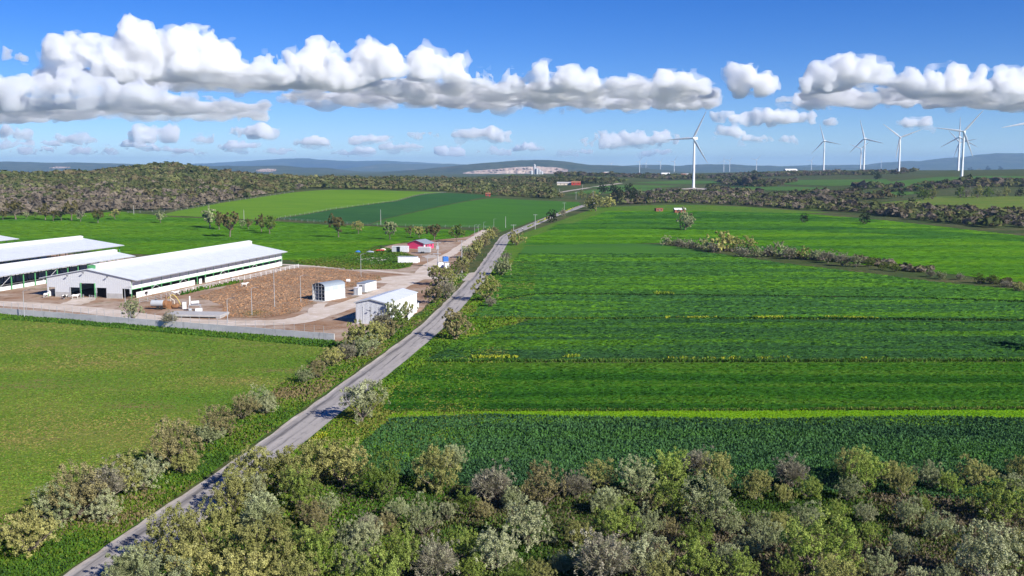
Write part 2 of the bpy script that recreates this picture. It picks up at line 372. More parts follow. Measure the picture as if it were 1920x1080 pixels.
field('band_b', 'cereal_field', [(1150, 405), (1300, 402), (1500, 404), (1650, 416), (1600, 416), (1450, 411), (1300, 410), (1160, 411)], 'wheat', .20, .4, 12, seed=15)
field('farm_meadow', 'meadow', [(1085, 408), (1120, 389), (1250, 384), (1400, 388), (1560, 399), (1500, 401), (1300, 397), (1140, 397)], 'verge', .15, .5, 12)
# left of the road
field('verge_l', 'grass_verge', [(20, 1100), (110, 1080), (370, 905), (560, 772), (700, 672), (770, 622), (835, 560), (880, 512), (850, 515), (790, 590), (640, 640), (560, 700), (420, 790), (200, 900), (-80, 1000), (-150, 1100)], 'verge', .05)
field('pasture', 'pasture', [(-150, 1030), (-200, 560), (20, 588), (300, 612), (634, 645), (560, 705), (400, 800), (150, 920), (-60, 1010)], 'pasture', .10, .5)
field('left_green', 'cereal_field', [(-260, 470), (-260, 408), (100, 404), (220, 397), (330, 408), (520, 416), (600, 421), (750, 427), (890, 433), (905, 427), (870, 445), (760, 455), (700, 462), (640, 490), (540, 488), (240, 476), (120, 468), (0, 462)], 'bright', .13, .5, 12, .0, seed=5)
field('slope', 'cereal_field', [(300, 404), (330, 396), (420, 380), (550, 361), (620, 356), (740, 358), (830, 361), (740, 377), (620, 393), (520, 409), (510, 414), (400, 408)], 'slope', .13, .5, 14, .0, seed=6)
field('dark', 'cereal_field', [(524, 410), (625, 393.5), (745, 377.5), (835, 361.8), (935, 366.5), (880, 376), (800, 392), (720, 410), (690, 421), (600, 416)], 'dark', .13, .4, 14, .0, seed=7)
field('mid', 'cereal_field', [(694, 421.5), (724, 410.5), (804, 392.5), (884, 376.5), (930, 372), (1040, 377), (1085, 379), (1090, 384), (1060, 394), (1000, 414), (950, 432), (930, 438), (905, 426), (800, 425)], 'midgreen', .13, .4, 14, .0, seed=8)
# farmyard surfaces: dirt base, dry weeds, chalk tracks
field('yard', 'yard_dirt', [(-200, 480), (-200, 552), (0, 583), (300, 607), (640, 641), (700, 620), (790, 583), (860, 514), (872, 500), (905, 446), (905, 430), (880, 442), (830, 447), (745, 457), (700, 468), (640, 494), (520, 500), (240, 482), (0, 468)], m_dirt, .02, .5)
field('weed', 'weed_patch', [(372, 556), (450, 530), (540, 504), (600, 502), (660, 508), (712, 518), (716, 526), (650, 540), (590, 562), (560, 585), (490, 597), (410, 594), (420, 575)], m_weed, .10, .9, 5)
field('yard_grass', 'rough_meadow', [(545, 490), (640, 480), (690, 468), (712, 462), (760, 474), (780, 482), (770, 500), (745, 505), (660, 506), (570, 497)], 'verge', .06, .8)
def track(px, w, dz=.045, seed=0, mat=None, name='farm_track'):
    L = smooth_line([G(*p)[:2] for p in px], 3)
    return ribbon(name, L, [-w / 2, 0, w / 2], [dz, dz + .012, dz], mat or m_track, jit=.35, seed=seed)
track([(-60, 566), (60, 572), (180, 582), (300, 600), (400, 606), (490, 606), (560, 603), (610, 585), (660, 570), (720, 550), (755, 530), (790, 518)], 9, .062, 1)
track([(820, 520), (760, 513), (660, 504), (600, 500), (540, 497), (490, 494)], 4.5, .070, 2)
track([(785, 520), (800, 500), (830, 484), (856, 470), (880, 452), (900, 440), (912, 432)], 5.5, .078, 3)
track([(700, 530), (760, 520), (830, 520), (876, 518)], 14, .086, 4)
track([(130, 572), (150, 566), (160, 558)], 7, .090, 5)
track([(585, 600), (590, 580), (606, 568)], 3.4, .094, 6)
# ------------------------------------------------------------------ foliage materials and plant meshes
def foliage_mat(name, trans=.25):
    m = bpy.data.materials.new(name); m.use_nodes = True; n = m.node_tree; n.nodes.clear()
    o = n.nodes.new('ShaderNodeOutputMaterial'); a = n.nodes.new('ShaderNodeVertexColor'); a.layer_name = 'col'
    d = n.nodes.new('ShaderNodeBsdfDiffuse'); t = n.nodes.new('ShaderNodeBsdfTranslucent'); mx = n.nodes.new('ShaderNodeMixShader'); mx.inputs[0].default_value = trans
    oi = n.nodes.new('ShaderNodeObjectInfo'); hs = n.nodes.new('ShaderNodeHueSaturation')
    mr = n.nodes.new('ShaderNodeMapRange'); mr.inputs['To Min'].default_value = .82; mr.inputs['To Max'].default_value = 1.18; n.links.new(oi.outputs['Random'], mr.inputs['Value'])
    n.links.new(mr.outputs[0], hs.inputs['Value']); n.links.new(a.outputs[0], hs.inputs['Color'])
    n.links.new(hs.outputs[0], d.inputs[0]); n.links.new(hs.outputs[0], t.inputs[0]); n.links.new(d.outputs[0], mx.inputs[1]); n.links.new(t.outputs[0], mx.inputs[2]); n.links.new(mx.outputs[0], o.inputs[0])
    return m
m_leaf = foliage_mat('leaves', .28)
m_blade = foliage_mat('grass_blades', .22)
m_bark = ramp_mat('bark', [((.14, .11, .085), 0, 0, 0, 0, 0), ((.22, .19, .16), (3, 3, 1), .45, .65, 4, 1)], bump=((6, 6, 2), .6, .05))
def set_cols(me, col_per_vert):
    a = me.color_attributes.new('col', 'FLOAT_COLOR', 'POINT')
    c = np.ones((len(me.vertices), 4), np.float32); c[:, :3] = col_per_vert; a.data.foreach_set('color', c.ravel())
def unit(v): return v / np.maximum(np.linalg.norm(v, axis=-1, keepdims=True), 1e-9)
def quads_at(P, N, size, g, aspect=1.0):
    """diamond leaves at P facing N"""
    n = len(P); r = unit(g.normal(size=(n, 3))); a = unit(np.cross(N, r)); b = np.cross(N, a)
    s = np.asarray(size).reshape(-1, 1)
    V = np.stack([P - a * s, P + b * s * aspect, P + a * s, P - b * s * aspect], 1).reshape(-1, 3)
    return V, np.arange(n * 4).reshape(n, 4)
PAL = {
 'olive':  [(0.307, 0.319, 0.100), (0.392, 0.392, 0.140), (0.233, 0.252, 0.075), (0.339, 0.330, 0.120)],
 'grey':   [(0.302, 0.342, 0.165), (0.392, 0.426, 0.230), (0.217, 0.252, 0.110), (0.350, 0.375, 0.190)],
 'fresh':  [(0.249, 0.336, 0.065), (0.323, 0.398, 0.100), (0.180, 0.258, 0.045), (0.292, 0.347, 0.085)],
 'green':  [(0.133, 0.202, 0.035), (0.180, 0.246, 0.055), (0.095, 0.157, 0.026), (0.164, 0.207, 0.050)],
 'brown':  [(.285, .250, .105), (.250, .230, .118), (.345, .305, .145), (.195, .175, .080)],
 'mauve':  [(0.302, 0.274, 0.205), (0.360, 0.330, 0.245), (0.239, 0.218, 0.155), (0.292, 0.297, 0.170)],
 'pale':   [(0.413, 0.437, 0.235), (0.488, 0.504, 0.300), (0.318, 0.347, 0.170), (0.371, 0.386, 0.210)],
 'oak':    [(.165, .150, .055), (.210, .185, .072), (.125, .120, .042), (.185, .155, .066)],
 'dark':   [(.035, .055, .020), (.055, .078, .030), (.025, .040, .016), (.065, .070, .035)],
 'gold':   [(0.445, 0.431, 0.140), (0.509, 0.493, 0.190), (0.339, 0.330, 0.105), (0.392, 0.370, 0.130)],
}
def tube(pts, rad, k=6):
    V = []; Fc = []
    for i, p in enumerate(pts):
        p = Vector(p); t = (Vector(pts[min(i + 1, len(pts) - 1)]) - Vector(pts[max(i - 1, 0)])).normalized()
        u = t.cross(Vector((.3, 1, .2))).normalized(); v = t.cross(u)
        for j in range(k):
            a = 2 * math.pi * j / k; V.append(p + (u * math.cos(a) + v * math.sin(a)) * rad[i])
    for i in range(len(pts) - 1):
        for j in range(k): Fc.append((i * k + j, i * k + (j + 1) % k, (i + 1) * k + (j + 1) % k, (i + 1) * k + j))
    return [tuple(q) for q in V], Fc
def join_tubes(tubes):
    V = []; Fc = []
    for v, f in tubes:
        b = len(V); V += v; Fc += [tuple(i + b for i in q) for q in f]
    return V, Fc
def tree_meshes(kind, seed, leaves=6000, leaf=.13, trunk=.22, lump=24, flat=.8, twigs=0):
    """unit tree: crown width about 1, total height about trunk+flat*0.95; returns trunk mesh, crown mesh. leaf is in units of crown width"""
    g = np.random.default_rng(seed); pal = np.array(PAL[kind])
    # clumps
    cen = []
    tries = 0
    while len(cen) < lump and tries < 4000:
        tries += 1
        d = unit(g.normal(size=3)); d[2] = abs(d[2]) if g.random() < .72 else d[2] * .55
        r = g.uniform(.42, .95) * .40
        p = np.array([d[0] * r * g.uniform(.9, 1.15), d[1] * r * g.uniform(.9, 1.15), d[2] * r * flat])
        if all(np.linalg.norm(p - q[0]) > .085 for q in cen): cen.append((p, g.uniform(.085, .16)))
    cen = [(np.array([0, 0, .05]), .2)] + cen
    cz = trunk + flat * .42
    LP = []; LN = []; LC = []; LS = []
    wts = np.array([q[1] ** 2 for q in cen]); wts /= wts.sum()
    for (p, r), w in zip(cen, wts):
        n = int(leaves * w) + 4
        # leaf bunches on the outside of every clump, with dark gaps between them
        nb = max(3, int(n / 42)); bd = unit(g.normal(size=(nb, 3)) + np.array([0, 0, .35])); br = r * g.uniform(.62, 1.15, nb); bs = r * g.uniform(.2, .36, nb)
        w_ = g.integers(0, nb, n); d = unit(g.normal(size=(n, 3)) + bd[w_] * .5)
        P = p + (bd[w_] * br[w_][:, None] + d * (bs[w_] * g.uniform(.35, 1.1, n))[:, None]) * np.array([1, 1, .88])
        LP.append(P); LN.append(unit(d * .8 + g.normal(size=(n, 3)) * .5 + np.array([0, 0, .3])))
        base = pal[g.integers(0, len(pal))] * g.uniform(.85, 1.15)
        mixv = pal[g.integers(0, len(pal), n)]
        LC.append((base * .6 + mixv * .4) * (g.uniform(.8, 1.2, (nb, 1))[w_]) * g.uniform(.85, 1.15, (n, 1))); LS.append(leaf * g.uniform(.55, 1.25, n) * .1)
    LP = np.concatenate(LP); LN = np.concatenate(LN); LC = np.concatenate(LC); LS = np.concatenate(LS)
    fxy = .5 / np.percentile(np.hypot(LP[:, 0], LP[:, 1]), 96); LP[:, :2] *= fxy
    z0, z1 = np.percentile(LP[:, 2], 1), np.percentile(LP[:, 2], 99); fz = flat / (z1 - z0)
    LP[:, 2] = (LP[:, 2] - z0) * fz + trunk
    cen = [(np.array([p[0] * fxy, p[1] * fxy, (p[2] - z0) * fz + trunk - cz]), r) for p, r in cen]
    V, Fc = quads_at(LP, LN, LS, g, .62)
    col = np.repeat(LC, 4, 0)
    if twigs:
        n = twigs; d = unit(g.normal(size=(n, 3))); d[:, 2] = np.abs(d[:, 2]) * .9 + .05; d = unit(d)
        r0 = g.uniform(.05, .33, (n, 1)); P0 = d * r0 * np.array([1, 1, flat]); dd = unit(d + g.normal(size=(n, 3)) * .45); L = g.uniform(.08, .2, (n, 1))
        P1 = P0 + dd * L; P0[:, 2] += cz - .08; P1[:, 2] += cz - .08
        s = unit(np.cross(dd, g.normal(size=(n, 3)))) * .0045
        TV = np.stack([P0 - s, P0 + s, P1 + s * .3, P1 - s * .3], 1).reshape(-1, 3)
        TF = np.arange(n * 4).reshape(n, 4) + len(V)
        tc = np.repeat(pal[g.integers(0, len(pal), n)] * g.uniform(.7, 1.15, (n, 1)), 4, 0)
        V = np.concatenate([V, TV]); Fc = np.concatenate([Fc, TF]); col = np.concatenate([col, tc])
    crown = mesh_np('crown', V, Fc); set_cols(crown, col); crown.materials.append(m_leaf)
    tb = []
    lean = g.uniform(-.05, .05, 2); fork = np.array([lean[0], lean[1], trunk * .8 + .03])
    tb.append(tube([(0, 0, -.04), (lean[0] * .3, lean[1] * .3, trunk * .4), tuple(fork)], [.04, .03, .026], 7))
    order = sorted(cen[1:], key=lambda q: -np.linalg.norm(q[0][:2]))
    for p, r in order[:9]:
        e = p + np.array([0, 0, cz]); mid = fork * .5 + e * .5 + np.array([g.uniform(-.03, .03), g.uniform(-.03, .03), -.02])
        tb.append(tube([tuple(fork - np.array([0, 0, .02])), tuple(mid), tuple(e)], [.018, .011, .004], 5))
    v, f = join_tubes(tb)
    tr = bpy.data.meshes.new('trunk'); tr.from_pydata(v, [], f); tr.materials.append(m_bark); tr.update()
    return tr, crown
TREES = {}
def tree_variant(kind, lod, k):
    key = (kind, lod, k)
    if key not in TREES:
        g = random.Random(hash((kind, lod, k)) & 0 or (sum(map(ord, kind)) * 31 + lod * 977 + k * 131))
        tw = 0
        if lod == 0: L, lf = 10000, .15
        elif lod == 1: L, lf = 4600, .26
        else: L, lf = 1500, .44
        if kind == 'mauve': tw = L // 2; L = L // 3
        if kind == 'grey' and k == 2: tw = L // 3
        tk = g.uniform(.05, .13)
        TREES[key] = tree_meshes(kind, g.randrange(10 ** 6), L, lf, tk, g.randint(24, 40), g.uniform(.7, .9), tw)
    return TREES[key]
FIELDTREES = {}
def fieldtree_variant(kind, k):
    key = (kind, k)
    if key not in FIELDTREES:
        g = random.Random(k * 71 + sum(map(ord, kind)))
        FIELDTREES[key] = tree_meshes(kind, g.randrange(10 ** 6), 3000, .42, .34, g.randint(16, 22), g.uniform(.62, .8), 0)
    return FIELDTREES[key]
def place_tree(name, meshes, loc, width, rot, sz, label, group, cat='tree'):
    e = bpy.data.objects.new(name, None); C.objects.link(e); e.empty_display_size = .5
    e.location = loc; e.rotation_euler = (0, 0, rot); e.scale = (width, width, width * sz)
    for nm, me in zip(('trunk', 'crown'), meshes):
        o = bpy.data.objects.new(nm, me); C.objects.link(o); o.parent = e
    return tag(e, label, cat, group)
KW = {'oak': 'olive-brown', 'olive': 'olive-green', 'grey': 'grey-green', 'fresh': 'bright green', 'green': 'deep green', 'brown': 'brownish', 'mauve': 'bare mauve-grey', 'pale': 'pale silvery', 'dark': 'dark evergreen', 'gold': 'golden-leaved'}
ORD = ['', 'second ', 'third ', 'fourth ', 'fifth ', 'sixth ', 'seventh ', 'eighth ', 'ninth ', 'tenth ', 'eleventh ', 'twelfth ', 'thirteenth ', 'fourteenth ', 'fifteenth ', 'sixteenth ']
def plant_row(L, where, group, name='tree', cat='tree', lod=None, hf=.47, sz=1.0, field=False, noun='tree', seed=0, k=1.2):
    """L: (px, crown-centre py, crown width px, kind); base sits below the crown; labels count from the left within the row and colour"""
    L = sorted(L); cnt = {}; tot = {}
    for q in L: tot[q[3]] = tot.get(q[3], 0) + 1
    g = random.Random(seed + 3)
    for (px, cyy, wpx, kind) in L:
        by = cyy + wpx * hf
        p = G(px, by); wd = wpx * p.y / F
        i = cnt.get(kind, 0); cnt[kind] = i + 1
        lb = f"{KW[kind]} {noun} {where}" if tot[kind] == 1 else f"{ORD[i] or 'first '}{KW[kind]} {noun} from the left {where}"
        if field: ms = fieldtree_variant(kind, g.randrange(3))
        else:
            ld = lod if lod is not None else (0 if p.y < 210 else 1 if p.y < 420 else 2)
            ms = tree_variant(kind, ld, g.randrange(3))
        place_tree(name, ms, (p.x, p.y, p.z - .02), wd * k, g.uniform(0, 6.28), g.uniform(.9, 1.12) * sz, lb, group, cat)

# foreground wood, three ragged rows
WOOD_A = [(475, 885, 85, 'olive'), (535, 880, 95, 'olive'), (590, 868, 95, 'olive'), (645, 872, 95, 'gold'), (715, 902, 72, 'green'), (815, 885, 82, 'olive'), (848, 858, 48, 'grey'), (920, 905, 80, 'mauve'), (960, 935, 45, 'grey'),
          (1022, 912, 78, 'brown'), (1078, 905, 60, 'mauve'), (1125, 888, 60, 'olive'), (1135, 935, 60, 'grey'), (1195, 898, 66, 'grey'), (1255, 878, 74, 'fresh'), (1305, 868, 58, 'mauve'), (1345, 892, 66, 'olive'), (1255, 938, 66, 'fresh'), (1330, 945, 90, 'grey'),
          (1225, 945, 50, 'brown'), (1418, 912, 56, 'olive'), (1482, 888, 64, 'mauve'), (1515, 915, 46, 'fresh'), (1468, 925, 36, 'olive'), (1600, 872, 60, 'olive'), (1622, 892, 66, 'fresh'), (1590, 920, 44, 'grey'), (1672, 885, 50, 'olive'), (1694, 908, 50, 'olive'),
          (1742, 895, 50, 'grey'), (1782, 908, 42, 'fresh'), (1825, 888, 62, 'olive'), (1868, 932, 96, 'fresh'), (1915, 880, 48, 'olive'), (1900, 905, 40, 'grey')]
WOOD_B = [(440, 925, 80, 'olive'), (490, 962, 86, 'grey'), (565, 925, 72, 'fresh'), (470, 925, 60, 'pale'), (580, 965, 56, 'brown'), (615, 950, 40, 'grey'), (600, 985, 44, 'brown'), (690, 978, 52, 'mauve'), (742, 955, 42, 'grey'), (790, 975, 62, 'grey'), (728, 985, 44, 'brown'),
          (872, 945, 52, 'green'), (838, 962, 36, 'pale'), (905, 955, 40, 'brown'), (990, 985, 84, 'pale'), (1082, 1005, 54, 'olive'), (1155, 985, 74, 'fresh'), (1215, 985, 54, 'grey'), (1252, 985, 34, 'brown'), (1305, 1000, 64, 'green'), (1370, 985, 44, 'grey'),
          (1508, 968, 58, 'grey'), (1570, 962, 40, 'fresh'), (1622, 962, 38, 'pale'), (1632, 995, 34, 'fresh'), (1702, 962, 46, 'grey'), (1755, 985, 56, 'grey'), (1690, 1030, 50, 'pale'), (1735, 950, 30, 'fresh'), (1460, 985, 46, 'olive'), (1420, 985, 44, 'grey'), (655, 1000, 56, 'grey'), (520, 995, 60, 'olive')]
WOOD_C = [(330, 1015, 110, 'olive'), (250, 1058, 84, 'grey'), (400, 1000, 100, 'olive'), (465, 1030, 96, 'olive'), (370, 1065, 110, 'gold'), (540, 1045, 80, 'olive'), (600, 1040, 96, 'fresh'), (660, 1045, 70, 'grey'), (690, 1015, 60, 'pale'), (745, 1052, 86, 'fresh'), (815, 1055, 84, 'mauve'), (868, 1022, 64, 'fresh'),
          (935, 1035, 84, 'pale'), (885, 1065, 60, 'fresh'), (1055, 1055, 44, 'grey'), (1130, 1050, 110, 'mauve'), (1085, 1045, 46, 'fresh'), (1200, 1055, 84, 'pale'), (1245, 1045, 50, 'brown'), (1300, 1050, 86, 'fresh'), (1362, 1045, 70, 'grey'), (1400, 1025, 60, 'grey'), (1385, 1070, 60, 'fresh'), (1445, 1010, 50, 'grey'), (1530, 1028, 118, 'fresh'), (1470, 1065, 50, 'fresh'),
          (1592, 1020, 44, 'fresh'), (1605, 1068, 44, 'olive'), (1645, 1062, 66, 'grey'), (1855, 1050, 110, 'pale'), (1925, 1020, 60, 'olive'), (1010, 1075, 60, 'olive'), (1720, 1085, 50, 'pale'), (1775, 1090, 60, 'grey'), (960, 1085, 60, 'green'), (555, 1085, 90, 'olive'), (460, 1090, 110, 'gold'), (300, 1095, 110, 'grey'), (700, 1095, 90, 'fresh'), (1240, 1095, 90, 'olive'), (1560, 1095, 90, 'olive')]
plant_row(WOOD_A, 'in the front wood beside the bean field', 'trees of the front wood', seed=1)
plant_row(WOOD_B, 'in the middle of the front wood', 'trees of the front wood', seed=2)
plant_row(WOOD_C, 'along the bottom edge of the front wood', 'trees of the front wood', seed=3)
plant_row([(52, 990, 112, 'gold'), (-45, 1010, 90, 'olive'), (150, 915, 118, 'brown'), (110, 945, 90, 'grey'), (195, 895, 100, 'mauve'), (235, 880, 96, 'olive'), (275, 885, 76, 'pale'), (200, 945, 70, 'pale'), (332, 835, 104, 'brown'), (345, 862, 60, 'olive'), (408, 790, 72, 'brown'), (395, 808, 50, 'grey'), (455, 762, 56, 'brown'), (490, 745, 58, 'grey'), (500, 758, 40, 'pale')],
          'in the hedge left of the near road', 'roadside trees left of the road', seed=4, k=1.04, sz=.9)
plant_row([(572, 702, 34, 'grey'), (598, 690, 40, 'brown'), (622, 665, 46, 'gold'), (650, 655, 44, 'mauve'), (668, 632, 56, 'olive'), (700, 625, 62, 'olive'), (685, 645, 50, 'grey'), (728, 612, 50, 'brown'), (738, 590, 44, 'grey'), (760, 578, 36, 'olive'), (716, 598, 40, 'mauve'), (748, 600, 36, 'green')],
          'in the hedge by the white warehouse', 'hedge trees by the farm', seed=5, k=1.08, sz=.92)
plant_row([(822, 518, 42, 'olive'), (838, 545, 36, 'mauve'), (845, 528, 26, 'olive'), (812, 555, 34, 'brown'), (870, 497, 34, 'olive'), (850, 508, 22, 'green'), (862, 505, 20, 'brown'), (880, 484, 26, 'brown'), (875, 475, 22, 'grey'), (890, 473, 26, 'olive'), (897, 463, 24, 'olive'), (905, 455, 22, 'brown'), (912, 446, 22, 'olive'), (920, 438, 20, 'gold'), (928, 434, 16, 'brown')],
          'in the hedge between farm track and road', 'hedge bushes by the farm track', seed=6, hf=.42)
plant_row([(678, 757, 74, 'pale'), (852, 611, 54, 'brown'), (912, 543, 46, 'olive'), (920, 566, 22, 'mauve'), (942, 500, 34, 'grey'), (948, 482, 20, 'mauve'), (967, 447, 28, 'gold'), (1035, 408, 20, 'dark'), (1056, 400, 13, 'mauve'), (1117, 380, 34, 'olive'), (1140, 377, 26, 'gold'), (1100, 384, 14, 'olive')],
          'standing right of the road', 'trees right of the road', seed=7)
plant_row([(247, 586, 38, 'pale'), (318, 601, 30, 'mauve')], 'against the concrete boundary wall', 'bushes at the boundary wall', name='bush', noun='bush', cat='bush', seed=8, lod=1)
plant_row([(6, 402, 15, 'oak'), (30, 388, 33, 'oak'), (49, 403, 11, 'grey'), (67, 402, 9, 'green'), (85, 397, 22, 'oak'), (100, 402, 18, 'oak'), (115, 403, 15, 'dark'), (134, 394, 27, 'oak'), (151, 405, 15, 'mauve'), (184, 405, 19, 'oak'), (216, 399, 18, 'gold'), (301, 405, 19, 'grey'), (394, 406, 31, 'grey'), (411, 415, 22, 'oak'), (431, 418, 37, 'oak'), (454, 419, 12, 'grey'), (466, 420, 14, 'oak'),
           (490, 419, 22, 'oak'), (506, 421, 25, 'green'), (635, 423, 31, 'oak'), (672, 424, 21, 'gold'), (731, 429, 28, 'grey'), (769, 433, 15, 'oak'), (786, 434, 18, 'gold'), (814, 433, 26, 'oak'), (856, 434, 28, 'green')],
          'in the row across the left fields', 'field trees left of the road', field=True, hf=.72, seed=9)
plant_row([(1972, 628, 70, 'green'), (1285, 418, 31, 'pale'), (1508, 411, 15, 'dark'), (1622, 411.5, 20, 'dark')], 'standing alone in the right fields', 'lone trees in the right fields', seed=10, hf=.44)
plant_row([(1250, 452, 22, 'pale'), (1272, 453, 24, 'mauve'), (1292, 456, 28, 'mauve'), (1318, 457, 28, 'grey'), (1350, 454, 48, 'gold'), (1338, 464, 26, 'mauve'), (1375, 458, 34, 'olive'), (1402, 456, 32, 'gold'), (1392, 470, 34, 'mauve'), (1420, 472, 28, 'grey'), (1440, 470, 30, 'mauve'), (1462, 468, 36, 'grey'), (1480, 472, 36, 'mauve'), (1505, 474, 32, 'olive'), (1532, 477, 30, 'grey'), (1552, 481, 32, 'mauve'), (1580, 486, 34, 'mauve'), (1605, 490, 28, 'grey'), (1630, 493, 20, 'green'), (1655, 498, 22, 'green'), (1680, 502, 20, 'green'), (1745, 512, 20, 'mauve'), (1765, 516, 20, 'grey'), (1800, 518, 18, 'mauve'), (1838, 522, 24, 'green'), (1860, 525, 22, 'green'), (1885, 531, 20, 'mauve'), (1910, 537, 24, 'olive')],
          'in the hedgerow crossing the right fields', 'bushes of the field hedgerow', name='bush', noun='bush', cat='bush', seed=11, hf=.38, sz=.78, k=1.1)
plant_row([(1130, 355, 18, 'dark'), (1150, 358, 18, 'dark'), (1160, 368, 22, 'dark'), (1184, 367, 28, 'dark'), (1216, 373, 15, 'dark'), (1092, 366, 14, 'olive'), (1110, 368, 14, 'brown'), (1200, 362, 14, 'grey'), (1175, 353, 10, 'dark'), (1052, 332, 11, 'green'), (1052, 366, 12, 'brown'), (1036, 365, 12, 'mauve')],
          'beside the far bend of the road', 'trees at the far bend', seed=12, lod=2)
plant_row([(1690, 364, 13, 'dark'), (1731, 366, 22, 'green'), (1748, 367, 16, 'olive'), (1709, 378, 13, 'dark'), (1800, 364, 17, 'green'), (1812, 363, 16, 'mauve'), (1832, 363, 19, 'olive'), (1850, 362, 18, 'green'), (1872, 362, 16, 'grey'), (1884, 361, 17, 'olive'), (1912, 363, 13, 'dark'), (1645, 332, 13, 'dark'), (1820, 310, 10, 'dark'), (1836, 311, 9, 'brown'), (1852, 310, 11, 'dark'), (1876, 309, 10, 'dark'), (1893, 311, 9, 'green'), (1907, 310, 9, 'olive')],
          'on the fields below the right turbines', 'trees on the far right fields', seed=13, lod=2, hf=.45)

# ------------------------------------------------------------------ scrub that reads as one mass
_tpl = []
_bm = bmesh.new(); bmesh.ops.create_icosphere(_bm, subdivisions=2, radius=.5); _bm.verts.ensure_lookup_table()
_iv = np.array([v.co for v in _bm.verts]); _if = np.array([[v.index for v in f.verts] for f in _bm.faces]); _bm.free()
_keep = _iv[_if].mean(1)[:, 2] > -.05; _if = _if[_keep]
for k in range(8):
    g = np.random.default_rng(900 + k)
    lum = 1 + .55 * fbm(_iv[:, 0] * 5 + k * 3, _iv[:, 1] * 5, _iv[:, 2] * 5, 3) + g.normal(size=len(_iv)) * .07
    V = _iv * lum[:, None] * np.array([1, 1, .82]) + np.array([0, 0, .25])
    T = V[_if[g.random(len(_if)) < .78]]                                                     # separate leaf-like facets, each nudged and turned a little
    cc = T.mean(1, keepdims=True); T = cc + (T - cc) * g.uniform(.9, 1.7, (len(T), 1, 1)) + g.normal(size=(len(T), 3, 3)) * .06
    _tpl.append((T.reshape(-1, 3), np.repeat(g.uniform(.9, 1.1, len(T)), 3)))
def scrub(name, polys, spacing, size, pal, label, seed=0, palfn=None, keep=1.0, clump=0.0):
    g = np.random.default_rng(seed + 40); VV = []; CC = []
    for px in polys:
        P = np.array([q[1:] if q[0] == 'w' else tuple(G(*q)[:2]) for q in px]); lo = P.min(0); hi = P.max(0)
        gx, gy = np.meshgrid(np.arange(lo[0], hi[0], spacing), np.arange(lo[1], hi[1], spacing)); gx = gx.ravel() + g.uniform(-.6, .6, gx.size) * spacing; gy = gy.ravel() + g.uniform(-.6, .6, gy.size) * spacing
        k = inside(P, gx, gy) & (g.random(gx.size) < keep)
        if clump: k &= fbm(gx / 45, gy / 45, gx * 0 + seed, 3) > -clump
        gx = gx[k]; gy = gy[k]; gz = H(gx, gy)
        s = size * np.exp(g.normal(size=len(gx)) * .25) * (0.95 + .7 * fbm(gx / 40, gy / 40, gx * 0, 3))
        for i in range(len(_tpl)):
            j = np.nonzero(np.arange(len(gx)) % len(_tpl) == i)[0]
            if not len(j): continue
            V, sh = _tpl[i]; a = g.uniform(0, 6.28, len(j)); ca, sa = np.cos(a), np.sin(a)
            W = np.stack([V[None, :, 0] * ca[:, None] - V[None, :, 1] * sa[:, None], V[None, :, 0] * sa[:, None] + V[None, :, 1] * ca[:, None], np.repeat(V[None, :, 2], len(j), 0)], -1) * s[j][:, None, None]
            W += np.stack([gx[j], gy[j], gz[j] - .1], 1)[:, None, :]
            base = palfn(gx[j], gy[j], g) if palfn else np.array(pal)[g.integers(0, len(pal), len(j))]
            VV.append(W.reshape(-1, 3)); base = base * (1 + .55 * fbm(gx[j] / 33, gy[j] / 33, gx[j] * 0 + 5, 3))[:, None]; CC.append((base[:, None, :] * sh[None, :, None]).reshape(-1, 3))
    V = np.concatenate(VV); Cc = np.concatenate(CC)
    me = mesh_np(name, V, np.arange(len(V)).reshape(-1, 3)); set_cols(me, Cc)
    o = link(name, me, m_leaf); tag(o, label, kind='stuff'); return len(V) // 3
MA = np.array([(.195, .160, .122), (.225, .188, .142), (.160, .135, .095)]); GA = np.array([(.140, .150, .055), (.098, .115, .040), (.165, .165, .070), (.080, .100, .035), (.14, .12, .06)])
def hill_pal(x, y, g):
    t = np.clip((y - 830) / 220 + .6 * fbm(x / 70, y / 70, x * 0, 3), 0, 1)
    m = MA[g.integers(0, 3, len(x))]; q = GA[g.integers(0, 5, len(x))]
    return np.where((g.random(len(x)) < t)[:, None], q, m)
_ns = 0
W = 'w'
_ns += scrub('wooded_hill_scrub', [[(-160, 402), (100, 402), (225, 396), (330, 394), (420, 378), (548, 358), (590, 353), (W, -230, 1560), (W, -330, 1520), (W, -470, 1400), (W, -600, 1330), (W, -1000, 1320), (W, -820, 900)]], 6.0, 5.4, None, 'mauve and olive scrub covering the hill on the left', 1, hill_pal)
_ns += scrub('middle_scrub', [[(592, 354), (700, 355), (830, 359), (960, 369), (1040, 373), (1040, 362), (1030, 345), (1000, 338), (W, -30, 1900), (W, -230, 1900), (W, -310, 1650)]], 7.0, 6.2, GA * .95, 'olive scrub behind the sloping left fields', 2, clump=.35)
_ns += scrub('right_scrub', [[(1165, 384), (1260, 380), (1420, 388), (1480, 391), (1400, 372), (1330, 360), (1180, 364), (1150, 372)], [(1400, 372), (1480, 392), (1600, 398), (1740, 416), (1990, 440), (1990, 404), (1760, 396), (1690, 391), (1560, 384), (1480, 376)]], 5.6, 5.4, list(GA) + list(MA * .8), 'brown and grey scrub between the right fields and turbines', 3, clump=.3)
